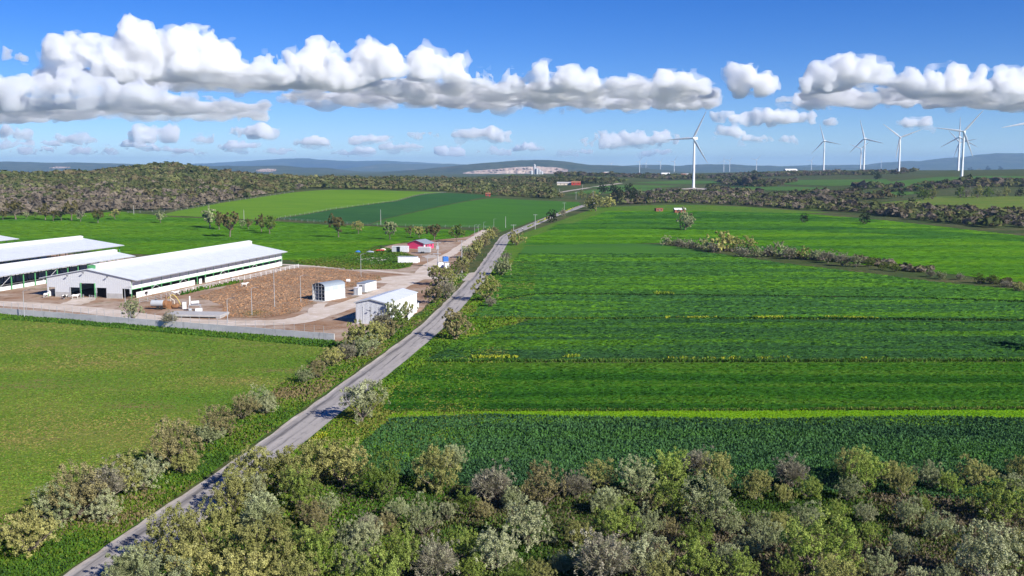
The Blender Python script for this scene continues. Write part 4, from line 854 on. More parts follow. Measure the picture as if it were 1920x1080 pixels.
# concrete standing around the lone turbine
sheet('turbine_pad', poly_px([(1270, 354.5), (1300, 352.5), (1400, 353), (1408, 354.5), (1380, 355.5), (1310, 356)]), m_gravel, .25, 12)
for (px, seed) in [([(1330, 350), (1480, 350), (1560, 353), (1500, 358), (1380, 357)], 1), ([(1690, 351.5), (1900, 343), (1990, 343), (1990, 333), (1850, 330), (1760, 332), (1680, 340), (1600, 345)], 2), ([(1480, 392), (1640, 397), (1800, 397), (1990, 400), (1990, 369), (1760, 369), (1700, 376), (1600, 386)], 3), ([(1100, 352), (1180, 353), (1240, 352), (1280, 348), (1180, 347)], 4), ([(1060, 364), (1110, 356), (1180, 352), (1250, 355), (1190, 361), (1120, 364)], 5), ([(1010, 336), (1080, 343), (1160, 343), (1180, 337), (1090, 331)], 6), ([(1440, 345), (1560, 349), (1680, 345), (1660, 336), (1480, 338)], 7), ([(1180, 343), (1330, 344), (1400, 339), (1280, 338)], 8), ([(880, 331), (1000, 333), (960, 328), (W, 20, 2950), (W, -90, 2850)], 9), ([(1590, 365), (1700, 366), (1740, 361), (1650, 357)], 10)]:
    P = [q[1:] if q[0] == 'w' else tuple(G(*q)[:2]) for q in px]
    sheet('cereal_field', P, fm['farfield' if seed % 3 else 'pasture'], .3, 14, .6, seed=seed)
# ------------------------------------------------------------------ cattle barns
AX = math.atan2(.209, .978)                     # barn axis leans this much to the right of straight ahead
def from_px(px, py): return G(px, py)
m_roof = plain('white_roof_sheet', (.63, .66, .70), .45, var=.07, scale=.35)
m_shadewall = plain('shaded_white_cladding', (.60, .61, .63), .6, var=.03)  # white wall sheet with the gables' shade put into its colour
def roof_slabs(e, W, y0, y1, eave, ridge, over, t=.16, mat=None, name='roof'):
    sl = (ridge - eave) / (W / 2)
    for s in (-1, 1):
        x = s * (W / 2 + over); ze = eave - sl * over
        b = MB(); b.slab((0, y0, ridge), (0, y1, ridge), (x, y1, ze), (x, y0, ze), t)
        r = b.build(name, mat or m_roof, e)
        b = MB(); n = int((y1 - y0) / 1.6)                           # raised seams of the roof sheets
        for k in range(1, n):
            y = y0 + (y1 - y0) * k / n
            b.slab((s * .05, y - .04, ridge - .05 * sl + .05), (s * .05, y + .04, ridge - .05 * sl + .05), (x * .997, y + .04, ze + .05 + .003 * sl * W / 2), (x * .997, y - .04, ze + .05 + .003 * sl * W / 2), .05)
        b.build('roof_seams', mat or m_roof, r)
        b = MB(); b.box(min(x, x + s * .18), max(x, x + s * .18), y0, y1, ze - .28, ze - .02); b.build('gutter', m_galv, r)
def ridge_vent(e, y0, y1, ridge, w=2.4, h=1.0):
    b = MB(); b.box(-w / 2, -w / 2 + .12, y0, y1, ridge - .25, ridge + h - .1); b.box(w / 2 - .12, w / 2, y0, y1, ridge - .25, ridge + h - .1)
    b.slab((-w / 2 - .25, y0, ridge + h - .12), (-w / 2 - .25, y1, ridge + h - .12), (0, y1, ridge + h + .22), (0, y0, ridge + h + .22), .1)
    b.slab((0, y0, ridge + h + .22), (0, y1, ridge + h + .22), (w / 2 + .25, y1, ridge + h - .12), (w / 2 + .25, y0, ridge + h - .12), .1)
    b.build('ridge_vent', m_whitewall, e)
# the large closed barn
W1, L1, EA, RI = 29.3, 107.0, 6.3, 9.0
fl = Vector((-145.7, 307, 0)); dirx = Vector((math.cos(AX), -math.sin(AX), 0)); diry = Vector((math.sin(AX), math.cos(AX), 0))
barn = empty('cattle_barn', fl + dirx * W1 / 2, -AX, 'long white closed barn with dark doors in its shaded gable', 'barn')
ops = [(.5, 2.9, 3.0), (8.2, 11.7, 3.1), (12.0, 16.9, 4.5), (17.4, 20.9, 3.2), (26.2, 28.8, 3.1)]   # door openings in the gable
def gz(x): return EA + (RI - EA) * (1 - abs(x - W1 / 2) / (W1 / 2)) - .12
b = MB(); edges = [0] + [q for o in ops for q in o[:2]] + [W1]
for i in range(0, len(edges) - 1):
    a, c = edges[i], edges[i + 1]
    o = next((o for o in ops if abs(o[0] - a) < 1e-6), None); z0 = o[2] if o else 1.55
    mid = [W1 / 2] if a < W1 / 2 < c else []
    prof = [(a - W1 / 2, z0), (c - W1 / 2, z0), (c - W1 / 2, gz(c))] + [(m - W1 / 2, gz(m)) for m in mid] + [(a - W1 / 2, gz(a))]
    b.prism(prof, 0, .18)
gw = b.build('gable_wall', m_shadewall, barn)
b = MB()
for k in range(1, 40):
    x = W1 * k / 40
    zb = next((o[2] for o in ops if o[0] - .1 < x < o[1] + .1), 1.55)
    b.box(x - W1 / 2 - .03, x - W1 / 2 + .03, -.035, 0, zb + .02, gz(x) - .03)
b.build('cladding_ribs', m_shadewall, gw)
for i in range(0, len(edges) - 1, 2):
    if edges[i + 1] - edges[i] > .6:
        b = MB(); b.box(edges[i] - W1 / 2, edges[i + 1] - W1 / 2, -.06, .22, 0, 1.56); b.build('plinth', m_conc, barn)
for x in (12.0, 16.9): b = MB(); b.box(x - W1 / 2 - .12, x - W1 / 2 + .12, -.25, -.01, 0, 4.6); b.build('door_post', m_green, barn)
for x in (2.9, 8.2, 11.7, 17.4, 20.9): b = MB(); b.box(x - W1 / 2 - .07, x - W1 / 2 + .07, -.14, -.062, 0, 3.15); b.build('door_post', m_galv, barn)
for x in (7.6, 13.2, 21.5): b = MB(); b.tube([(x - W1 / 2, -.05, gz(x) - 1.0), (x - W1 / 2, -.5, gz(x) - .8), (x - W1 / 2 + .3, -.9, gz(x) - .7)], .07, 6); b.box(x - W1 / 2 + .1, x - W1 / 2 + .6, -1.15, -.75, gz(x) - .8, gz(x) - .6); b.build('floodlight', m_dkgrey, barn)
roof_slabs(barn, W1, -.5, L1, EA, RI, 2.2)
ridge_vent(barn, 2.5, L1, RI)
b = MB(); b.box(-1.0, 1.0, 2.2, 2.48, RI - .2, RI + .9); b.build('vent_grille', m_green, barn)
b = MB(); b.box(-W1 / 2 + .3, W1 / 2 - .3, .3, L1 - .3, .01, .05); b.build('floor', m_brown, barn)
b = MB(); b.prism([(-W1 / 2, 0), (W1 / 2, 0), (W1 / 2, EA - .1), (0, RI - .12), (-W1 / 2, EA - .1)], L1 - .6, L1 - .4); b.build('rear_wall', m_shadewall, barn)
for s in (-1, 1):
    x0, x1 = (W1 / 2 - .14, W1 / 2) if s > 0 else (-W1 / 2, -W1 / 2 + .14)
    segs = [(2.8, 37.5), (40.5, 42.2), (44.5, L1 - .7)] if s > 0 else [(.3, L1 - .7)]
    for (ya, yb) in segs:
        n = max(1, round((yb - ya) / 5.5))
        for k in range(n):
            a = ya + (yb - ya) * k / n; c = ya + (yb - ya) * (k + 1) / n
            b = MB(); b.box(x0, x1, a + .03, c - .03, 0, 1.75); b.build('wall_panel', m_whitewall, barn)
    b = MB(); b.box(x0 + .02, x1 - .02, .2, L1 - .7, 2.95, 4.55); b.build('curtain', m_whitewall, barn)
    b = MB(); b.box(x0, x1, .2, L1 - .7, 4.56, EA - .3); b.build('upper_wall', m_whitewall, barn)
    for k in range(20):
        y = .3 + (L1 - 1.2) * k / 19
        b = MB(); b.box(x0 - .02 if s < 0 else x1 - .2, x0 + .2 if s < 0 else x1 + .02, y - .1, y + .1, 0, EA - .1); b.build('column', m_green, barn)
    b = MB(); b.box(x0 - .03, x1 + .03, .2, L1 - .7, 2.75, 2.95); b.build('side_rail', m_green, barn)
    for y in (.1, L1 - .2):
        b = MB(); b.tube([(s * (W1 / 2), y, EA - 1.6), (s * (W1 / 2 + 2.0), y, EA - .62)], .06, 6); b.build('eave_brace', m_white, barn)
for (y, flip) in ((13.5, 1), (30, 1), (57, 1), (82, 1)):
    b = MB(); b.tube([(W1 / 2 + .05, y, 2.9), (W1 / 2 + .05, y - 2.4, 1.8)], .05, 5); b.tube([(W1 / 2 + .05, y, 2.9), (W1 / 2 + .05, y + 2.4, 1.8)], .05, 5); b.build('bracing', m_white, barn)
# open canopy barns behind it
def open_barn(front, Wd, L, ea, ri, over, label, wall_h=2.3, first=0.0):
    e = empty('cattle_barn', front, -AX, label, 'barn')
    roof_slabs(e, Wd, 0, L, ea, ri, over); ridge_vent(e, 0, L - 1.0, ri, 2.2, .9)
    n = int(L / 5.6)
    for s in (-1, 1):
        for k in range(n + 1):
            y = .4 + (L - .8) * k / n
            b = MB(); b.box(s * (Wd / 2) - .13, s * (Wd / 2) + .13, y - .13, y + .13, 0, ea - .1); b.build('column', m_green, e)
        b = MB(); b.box(s * (Wd / 2) - .1, s * (Wd / 2) + .1, .5, L - .5, ea - .55, ea - .25); b.build('eave_beam', m_green, e)
    for k in range(n + 1):
        y = .4 + (L - .8) * k / n
        b = MB(); b.box(-Wd / 2, Wd / 2, y - .06, y + .06, ea - .35, ea - .12); b.build('truss', m_dkgrey, e)
        b = MB(); b.box(-.12, .12, y - .12, y + .12, 0, ri - .2); b.build('column', m_dkgrey, e)
    for k in range(n):
        a = .4 + (L - .8) * k / n; c = .4 + (L - .8) * (k + 1) / n
        b = MB(); b.box(-Wd / 2 + .05, -Wd / 2 + .2, a + .1, c - .1, 0, wall_h); b.build('wall_panel', m_whitewall, e)
        b = MB(); b.box(Wd / 2 - .45, Wd / 2 - .3, a + .1, c - .1, 0, wall_h * .55); b.build('wall_panel', m_whitewall, e)
    for y in (0, 1.2, 2.4): 
        b = MB(); b.tube([(Wd / 2 - .6, .6, .9 + y * .4), (Wd / 2 - .6, L - .6, .9 + y * .4)], .05, 5); b.build('rail', m_galv, e)
    b = MB(); b.box(-Wd / 2, Wd / 2, .2, L - .2, .01, .06); b.build('floor', m_brown, e)
    b = MB(); b.prism([(-Wd / 2, 0), (Wd / 2, 0), (Wd / 2, ea - .2), (0, ri - .2), (-Wd / 2, ea - .2)], .05, .2); b.build('end_wall', m_whitewall, e)
    for k in (1, 5, 9):
        if k < n:
            y = .4 + (L - .8) * k / n; d = L / n
            b = MB(); b.tube([(Wd / 2 + .1, y, ea - .6), (Wd / 2 + .1, y - d, 1.2)], .05, 5); b.build('bracing', m_white, e)
    return e
r2 = Vector((-167.0, 318.5, 0)); open_barn(r2 - dirx * 7.7, 15.4, 76, 5.3, 6.7, .7, 'low open barn with green posts between two long barns')
r3 = Vector((-170, 433, 0)) - dirx * 21.2 - diry * 110; open_barn(r3, 37, 110, 6.6, 9.2, 2.0, 'largest open barn roof behind the low green-posted barn')
r4 = Vector((-236, 473, 0)) - dirx * 21.2 - diry * 80; open_barn(r4, 37, 80, 6.6, 9.2, 2.0, 'white barn roof of which only a corner enters at the left edge')

# ------------------------------------------------------------------ warehouse, cabins, sheds
def frame_at(p, q):
    """empty origin p, x axis towards q"""
    return math.atan2(q.y - p.y, q.x - p.x)
p = Vector((-40.4, 252.6, 0)); q = Vector((-32.3, 250.5, 0)); rz = frame_at(p, q); Ww = (q - p).length
wh = empty('warehouse', (p + q) / 2, rz, 'plain white gabled warehouse beside the roadside hedge', 'warehouse')
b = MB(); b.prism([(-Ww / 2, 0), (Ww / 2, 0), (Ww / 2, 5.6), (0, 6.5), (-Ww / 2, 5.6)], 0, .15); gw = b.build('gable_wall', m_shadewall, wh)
b = MB()
for k in range(1, 24):
    x = -Ww / 2 + Ww * k / 24; b.box(x - .035, x + .035, -.05, 0, .05, 5.55 + .9 * (1 - abs(x) / (Ww / 2)) - .1)
b.build('cladding_ribs', m_shadewall, gw)
b = MB(); b.prism([(-Ww / 2, 0), (Ww / 2, 0), (Ww / 2, 5.6), (0, 6.5), (-Ww / 2, 5.6)], 22.85, 23); b.build('rear_wall', m_whitewall, wh)
for s in (-1, 1):
    for k in range(6):
        b = MB(); b.box(min(s * Ww / 2, s * (Ww / 2 - .15)), max(s * Ww / 2, s * (Ww / 2 - .15)), .16 + k * 3.78, .14 + (k + 1) * 3.78, 0, 5.58); b.build('wall_panel', m_whitewall, wh)
    b = MB(); b.slab((0, -.35, 6.65), (0, 23.3, 6.65), (s * (Ww / 2 + .3), 23.3, 5.65), (s * (Ww / 2 + .3), -.35, 5.65), .12); b.build('roof', m_roof, wh)
    b = MB(); b.slab((0, -.42, 6.7), (0, -.36, 6.7), (s * (Ww / 2 + .35), -.36, 5.7), (s * (Ww / 2 + .35), -.42, 5.7), .3); b.build('roof_trim', m_grey, wh)
b = MB(); b.box(-.06, .06, -.09, -.052, .1, 4.6); b.box(-2.2, -2.1, -.09, -.052, .1, 4.6); b.box(2.1, 2.2, -.09, -.052, .1, 4.6); b.build('door_frame', m_grey, wh)
b = MB(); b.tube([(0, -.1, 3.4), (0, -.7, 4.6)], .04, 5); b.box(-.2, .2, -.9, -.6, 3.65, 3.8); b.build('floodlight', m_dkgrey, wh)
# arched tunnel shed
p = Vector((-60.8, 298, 0)); q = Vector((-56.5, 295.6, 0)); rz = frame_at(p, q); Wt = (q - p).length; Lt = 9.6
ts = empty('tunnel_shed', (p + q) / 2, rz, 'tall arched shed with open lattice front in the dry weeds', 'shed')
m_film = plain('greenhouse_film', (.42, .47, .50), .35, var=.06)
for s in (-1, 1):
    xo = s * Wt / 2
    b = MB(); b.box(min(xo, xo - s * .1), max(xo, xo - s * .1), 0, Lt, 0, 2.9); b.build('lower_wall', m_whitewall, ts)
    b = MB(); b.box(min(xo - s * .02, xo - s * .08), max(xo - s * .02, xo - s * .08), 0, Lt, 2.91, 4.4); uw = b.build('upper_wall', m_film, ts)
    for y in (3.0, 6.9):
        b = MB(); b.box(min(xo - s * .01, xo + s * .03), max(xo - s * .01, xo + s * .03), y - .6, y + .6, 3.25, 4.0); b.build('window', m_white, uw)
arc = [(Wt / 2 * math.cos(a), 4.4 + 1.05 * math.sin(a)) for a in np.linspace(0, math.pi, 13)]
b = MB()
for a, c in zip(arc, arc[1:]): b.add([(a[0], -.1, a[1]), (a[0], Lt + .1, a[1]), (c[0], Lt + .1, c[1]), (c[0], -.1, c[1]), (a[0] * .985, -.1, a[1] - .06), (a[0] * .985, Lt + .1, a[1] - .06), (c[0] * .985, Lt + .1, c[1] - .06), (c[0] * .985, -.1, c[1] - .06)], [(0, 1, 2, 3), (7, 6, 5, 4), (0, 3, 7, 4), (1, 5, 6, 2)])
b.build('arched_roof', m_slate, ts)
b = MB(); b.prism([(-Wt / 2, 0), (Wt / 2, 0)] + arc[:-1] + [arc[-1]], Lt - .12, Lt - .02); b.build('rear_wall', m_film, ts)
for x in np.linspace(-Wt / 2 + .1, Wt / 2 - .1, 5): b = MB(); b.box(x - .05, x + .05, -.05, .05, 0, 4.4 + 1.05 * math.sqrt(max(0, 1 - (2 * x / Wt) ** 2)) - .05); b.build('front_post', m_galv, ts)
for z in (1.1, 2.2, 3.3, 4.4): b = MB(); b.box(-Wt / 2 + .1, Wt / 2 - .1, -.11, -.052, z - .05, z + .05); b.build('front_rail', m_galv, ts)
b = MB(); b.box(-Wt / 2 - .4, Wt / 2 + .4, -1.6, Lt + .3, 0, .12); b.build('base_slab', m_conc, ts)
b = MB()
for k in range(3): b.tube([(-1.5 + k, 2 + k * 2, .2), (-.9 + k, 2.6 + k * 2, 3.6)], .09, 6); b.box(-1.8 + k * 1.1, -1.0 + k * 1.1, 3 + k, 3.8 + k, .15, 1.1)
b.build('stored_frames', m_dkgrey, ts)
# office cabin on a slab
p = Vector((-50.4, 318, 0)); q = Vector((-47.5, 317, 0)); rz = frame_at(p, q)
oc = empty('office_cabin', (p + q) / 2, rz, 'white site office cabin with slate roof behind the tunnel shed', 'cabin')
b = MB(); b.box(-1.9, 2.3, -.6, 8.6, 0, .25); b.build('base_slab', m_conc, oc)
b = MB(); b.box(-1.5, 1.5, 0, 8, .26, 2.85); b.build('wall', m_whitewall, oc)
b = MB(); b.slab((-1.65, -.15, 2.95), (1.65, -.15, 2.95), (1.65, 8.15, 3.1), (-1.65, 8.15, 3.1), .1); b.build('roof', m_slate, oc)
for (x0, x1) in ((-.55, -.15), (.0, .4)): b = MB(); b.box(x0, x1, -.04, .02, 1.9, 2.35); b.build('window', m_glass, oc)
for y in (2.2, 4.2): b = MB(); b.box(1.48, 1.54, y, y + .9, 1.4, 2.3); b.build('window', m_grey, oc)
b = MB(); b.box(.55, 1.42, -.05, .02, .3, 2.3); b.build('door', m_grey, oc)
sc_ = empty('site_toilet', G(668, 553.5), rz, 'small white cabin with grey door standing against the office cabin', 'cabin')
b = MB(); b.box(-.9, .9, 0, 1.9, .1, 2.3); b.build('wall', m_whitewall, sc_)
b = MB(); b.box(-1.0, 1.0, -.1, 2.0, 2.3, 2.4); b.build('roof', m_white, sc_)
for x in (-.85, -.05): b = MB(); b.box(x + .06, x + .68, -.04, .01, .2, 2.15); b.build('door', m_grey, sc_)
b = MB(); b.box(-1.3, 1.5, -.7, 2.2, 0, .1); b.build('base_slab', m_conc, sc_)
# containers
def container(px, py, Lc, Wc, Hc, rzd, label, wall, top, opening=False, name='container'):
    e = empty(name, G(px, py), R(rzd), label, 'container')
    b = MB(); b.box(-Lc / 2, Lc / 2, Wc - .1, Wc, .1, Hc); b.box(-Lc / 2, -Lc / 2 + .1, 0, Wc - .1, .1, Hc); b.box(Lc / 2 - .1, Lc / 2, 0, Wc - .1, .1, Hc)
    if opening:
        b.box(-Lc / 2 + .1, -Lc / 2 + .3, 0, .1, .1, Hc); b.box(Lc * .0, Lc / 2 - .1, 0, .1, .1, Hc)
    else: b.box(-Lc / 2 + .1, Lc / 2 - .1, 0, .1, .1, Hc)
    b.build('wall', wall, e)
    b = MB(); b.box(-Lc / 2 - .05, Lc / 2 + .05, -.05, Wc + .05, Hc, Hc + .14); b.build('roof', top, e)
    b = MB(); b.box(-Lc / 2 + .02, Lc / 2 - .02, .02, Wc - .02, 0, .098); b.build('floor', m_dkgrey, e)
    n = int(Lc / .5)
    b = MB()
    for k in range(1, n):
        x = -Lc / 2 + Lc * k / n
        if not opening or x > Lc * .02: b.box(x - .05, x + .05, -.045, 0, .15, Hc - .05)
    b.build('corrugation', wall, e)
    if opening:
        b = MB(); b.box(-Lc / 2 + .35, -Lc * .22, -.06, -.02, .2, Hc - .2); b.build('door', m_grey, e)
    return e
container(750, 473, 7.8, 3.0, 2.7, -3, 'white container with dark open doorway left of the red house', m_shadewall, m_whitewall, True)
container(764, 493.5, 8.2, 2.6, 2.7, -5, 'closed white corrugated container nearest the farm track', m_whitewall, m_slate)
tr_ = container(795, 475.5, 5.8, 2.4, 2.4, -8, 'grey box trailer with black wheels in front of the red house', m_grey, m_whitewall, name='box_trailer'); tr_['category'] = 'trailer'
tr_.location.z += .5
for x in (-1.2, -.3):
    b = MB(); b.tube([(x, -.12, 0), (x, .14, 0)], .48, 14); b.build('wheel', m_black, tr_, True)
# red house
p = G(764, 466); q = G(796, 467.3); rz = frame_at(p, q); Wr = (q - p).length
rh = empty('red_house', (p + q) / 2, rz, 'crimson gabled house with blue-grey roof at the back of the farmyard', 'house')
m_crim = plain('crimson_render', (.72, .055, .16), .8, var=.04)
b = MB(); b.prism([(-Wr / 2, 0), (Wr / 2, 0), (Wr / 2, 2.7), (0, 4.2), (-Wr / 2, 2.7)], 0, 9); b.build('wall', m_crim, rh)
for s in (-1, 1): b = MB(); b.slab((0, -.5, 4.45), (0, 9.5, 4.45), (s * (Wr / 2 + .6), 9.5, 2.65), (s * (Wr / 2 + .6), -.5, 2.65), .15); b.build('roof', m_slate, rh)
b = MB(); b.box(Wr / 2 - .6, Wr / 2 + .05, -.05, .5, 0, 2.6); b.build('corner_post', m_white, rh)
b = MB(); b.box(Wr / 2 - .02, Wr / 2 + .05, 3, 4, 0, 2.1); b.build('door', m_dkgrey, rh)
for y in (1.2, 6): b = MB(); b.box(Wr / 2 - .02, Wr / 2 + .05, y, y + 1.1, 1.0, 2.1); b.build('window', m_glass, rh)
# tanks and barrels by the track
def ibc(px, py, label, mat, s=1.0, name='water_tank'):
    e = empty(name, G(px, py), .3, label, 'tank'); e.scale = (s, s, s)
    b = MB(); b.box(-.6, .6, -.5, .5, 0, .15); b.build('pallet', m_galv, e)
    b = MB(); b.prism([(-.58, .16), (.58, .16), (.62, .3), (.62, 1.2), (.5, 1.32), (-.5, 1.32), (-.62, 1.2), (-.62, .3)], -.5, .5); b.build('body', mat, e)
    b = MB(); b.tube([(0, 0, 1.3), (0, 0, 1.42)], .14, 10); b.build('cap', m_dkgrey, e); return e
ibc(826, 502, 'white tank standing left of the raised blue tank', m_white, 1.7); ibc(838, 503, 'white tank standing under the raised blue tank', m_white, 1.6)
t_ = ibc(835, 502, 'blue tank raised above two white tanks by the track', m_blue, 1.7); t_.location.z += 2.2; t_.location.y += 1.2
b = MB()
for sx in (-.5, .5):
    for sy in (-.4, .4): b.box(sx - .04, sx + .04, sy - .04, sy + .04, -1.3, 0)
b.build('stand', m_galv, t_)
e = empty('plastic_tank', G(653, 529), 0, 'small round white tank lying in the dry weeds', 'tank'); b = MB(); b.tube([(-.7, 0, .55), (-.6, 0, .55), (.6, 0, .55), (.7, 0, .55)], [.3, .55, .55, .3], 14); b.build('body', m_white, e, True); b = MB(); b.tube([(0, 0, 1.05), (0, 0, 1.2)], .15, 8); b.build('cap', m_dkgrey, e)
e = empty('water_drum', G(783, 491.5), 0, 'white drum against the end of the closed container', 'tank'); b = MB(); b.tube([(0, 0, 0), (0, 0, 1.5), (0, 0, 1.8)], [.9, .9, .5], 14); b.build('body', m_white, e, True); b = MB(); b.tube([(0, 0, 1.78), (0, 0, 1.92)], .25, 10); b.build('cap', m_dkgrey, e)
# tarps, slabs, red trailer in the rough grass
def heap(name, px, py, sx, sy, sz, mat, label, cat, seed):
    bm = bmesh.new(); bmesh.ops.create_icosphere(bm, subdivisions=3, radius=1.0)
    for v in bm.verts:
        n_ = float(fbm(np.array(v.co.x * 1.7 + seed), np.array(v.co.y * 1.7), np.array(v.co.z * 1.7), 3)); v.co *= 1 + .35 * n_
        v.co.x *= sx; v.co.y *= sy; v.co.z = max(v.co.z, -.1) * sz
    me = bpy.data.meshes.new(name); bm.to_mesh(me); bm.free(); me.polygons.foreach_set('use_smooth', [True] * len(me.polygons))
    o = link(name, me, mat, loc=G(px, py)); return tag(o, label, cat)
heap('tarpaulin', 671, 473.5, 1.3, .8, .9, m_blue, 'blue tarpaulin heap leftmost in the rough grass', 'tarpaulin', 1)
heap('tarpaulin', 694, 473.5, 2.0, .9, .8, plain('grey_tarp', (.28, .33, .40), .6), 'grey-blue tarpaulin heap between the blue one and the red trailer', 'tarpaulin', 2)
e = empty('flat_trailer', G(713, 472), .2, 'red flat trailer with a pale load in the rough grass', 'trailer')
b = MB(); b.box(-1.9, 1.9, -.9, .9, .6, .8); b.box(-3.2, -1.9, -.08, .08, .55, .68); b.build('bed', m_red, e)
b = MB(); b.box(-1.9, 1.9, -.95, -.9, .8, 1.2); b.build('side_board', m_red, e)
for x in (-.6, .6): b = MB(); b.tube([(x, -1.0, .4), (x, -.8, .4)], .4, 12); b.build('wheel', m_black, e, True)
heap('sack_pile', 718, 470, 1.5, 1.0, 1.2, m_cream, 'pale sacks piled behind the red flat trailer', 'sacks', 3)
for i, (px, lb) in enumerate([([(660, 486), (700, 483), (735, 483), (722, 489), (690, 490)], 'longest white concrete sheet lying in the rough grass'), ([(693, 493), (706, 490.5), (714, 494), (702, 497)], 'small broken white slab nearest the farm track bend'), ([(735, 485), (750, 479), (760, 481), (745, 487)], 'pale worn strip beside the closed container'), ([(790, 480), (815, 478), (825, 482), (800, 485)], 'pale strip of rubble behind the drum')]):
    o = sheet('broken_slab', poly_px(px), m_gravel, .09, 3, .5, .06, seed=50 + i); o['label'] = lb
# ------------------------------------------------------------------ slurry platform and machines
pl = empty('loading_platform', G(372, 597), R(-6), 'flat concrete loading platform in the yard corner', 'platform')
b = MB(); b.box(-9.5, 6.0, 0, 6.5, .45, .95); b.build('slab', m_conc, pl)
for x0, x1 in ((4.8, 5.9), (-9.4, -8.0)): b = MB(); b.box(x0, x1, .1, 6.3, -.1, .449); b.build('support', m_conc, pl)
tk = empty('slurry_tanker', G(297, 580), R(-4), 'grey slurry tanker trailer parked behind the concrete wall', 'trailer')
b = MB(); b.tube([(-2.0, 0, 1.75), (-1.85, 0, 1.75), (1.5, 0, 1.75), (1.7, 0, 1.75)], [.6, .95, .95, .7], 18); b.build('tank', m_grey, tk, True)
b = MB(); b.tube([(1.72, 0, 1.7), (2.5, 0, 1.7), (2.6, 0, 1.7)], [.95, .95, .7], 16); b.build('rear_drum', m_rust, tk, True)
b = MB(); b.box(-2.4, 2.6, -.5, -.35, .6, .8); b.box(-2.4, 2.6, .35, .5, .6, .8); b.box(-3.8, -2.4, -.1, .1, .6, .75); b.build('chassis', m_rust, tk)
for x in (.2, 1.3):
    for y in (-.95, .75): b = MB(); b.tube([(x, y, .5), (x, y + .2, .5)], .5, 14); b.build('wheel', m_black, tk, True)
b = MB(); b.tube([(-.6, 0, 2.65), (-.6, 0, 2.9)], .3, 10); b.build('hatch', m_dkgrey, tk)
mx_ = empty('slurry_pump', G(318, 579), 0, 'rusty pump with a yellow hose arching over it', 'pump')
b = MB(); b.box(-.9, .6, -.6, .6, 0, 2.2); b.tube([(-.9, 0, 2.2), (-.9, 0, 3.9)], .15, 8); b.build('pump_body', m_rust, mx_)
b = MB(); b.tube([(.9, 0, .7), (2.3, 0, .9), (2.8, 0, .8)], [.5, .75, .4], 12); b.build('drum', m_rust, mx_, True)
m_hose = plain('yellow_hose', (.55, .42, .12), .6)
b = MB(); b.tube([(-.4 + 5.0 * t, .3, 2.0 + 2.6 * math.sin(math.pi * min(1, t * 1.15 + .12)) - 2.0 * t) for t in np.linspace(0, 1, 12)], .13, 8); b.build('hose', m_hose, mx_, True)
b = MB(); b.tube([(.2, .1, .3), (.3, .1, 4.1), (-.1, .1, 4.4)], .09, 8); b.tube([(.3, 0, 3.2), (1.4, 0, 2.4), (1.5, 0, .4)], .12, 8); b.build('pipework', m_cream, mx_)
pc = empty('pump_cabinet', G(346, 579), .1, 'upright white cabinet on the yard platform', 'cabinet')
b = MB(); b.box(-.5, .5, -.35, .35, 0, 1.95); b.build('body', m_white, pc); b = MB(); b.box(-.55, .55, -.4, .4, 1.95, 2.03); b.build('top', m_grey, pc); b = MB(); b.box(-.42, .42, -.38, -.352, .15, 1.8); b.build('door', m_white, pc)
sp = empty('separator_machine', G(365, 583), .1, 'pale slurry separator machine on the yard platform', 'machine')
b = MB(); b.box(-1.6, 1.7, -.5, .9, 1.6, 1.75); b.build('deck', m_galv, sp)
for x in (-1.5, 1.6):
    for y in (-.4, .8): b = MB(); b.box(x - .06, x + .06, y - .06, y + .06, 0, 1.6); b.build('leg', m_galv, sp)
b = MB(); b.tube([(-.8, .2, 2.3), (1.2, .2, 2.5)], .45, 12); b.box(-1.4, -1.1, 0, .3, 1.75, 4.2); b.build('press', m_whitewall, sp)
b = MB(); b.box(.5, 2.3, -1.6, -.7, 0, .9); b.build('hopper', m_white, sp); b = MB(); b.tube([(-1.3, -1.0, .45), (-.6, -1.0, .45)], .45, 12); b.build('motor', m_grey, sp, True)
# ------------------------------------------------------------------ boundary wall with fence posts
A = G(-60, 585.5); B_ = G(634, 641.5); Lw = (B_ - A).length; rz = frame_at(A, B_)
bw = empty('boundary_wall', A, rz, 'long pale concrete wall with wire fence between pasture and farmyard', 'wall')
m_panel = ramp_mat('cast_concrete', [((.46, .46, .46), 0, 0, 0, 0, 0), ((.58, .57, .56), (.12, .12, .3), .4, .6, 4, 1), ((.30, .30, .29), (1.2, 1.2, .25), .58, .75, 5, 2)], bump=((3, 3, 3), .3, .03))
npan = int(Lw / 2.8)
b = MB(); b.box(.02, 2.78, 0, .2, -.1, 1.9); o0 = b.build('wall_panel', m_panel, bw)
b = MB(); b.box(-.035, .035, .06, .13, 1.9, 3.6); p0 = b.build('fence_post', m_galv, bw)
for k in range(1, npan):
    o = o0.copy(); C.objects.link(o); o.location = (k * 2.8, 0.0, .02 * math.sin(k * 1.7)); o.rotation_euler = (0, .004 * math.sin(k * 2.3), .004 * math.sin(k * 3.1))
    o = p0.copy(); C.objects.link(o); o.location = (k * 2.8, 0, 0); o.rotation_euler = (R(2 * math.sin(k * 2.9)), R(2 * math.sin(k * 1.3)), 0)
b = MB()
for z in (2.3, 2.9, 3.5): b.tube([(0, .1, z), (Lw, .1, z)], .012, 4)
b.build('fence_wire', m_galv, bw)
A2 = G(766, 602); B2 = G(787, 575); L2 = (B2 - A2).length
bw2 = empty('boundary_wall', A2, frame_at(A2, B2), 'short white wall beside the warehouse and the road verge', 'wall')
for k in range(int(L2 / 2.8)): b = MB(); b.box(k * 2.8 + .02, k * 2.8 + 2.78, 0, .2, -.1, 1.5); b.build('wall_panel', m_whitewall, bw2)
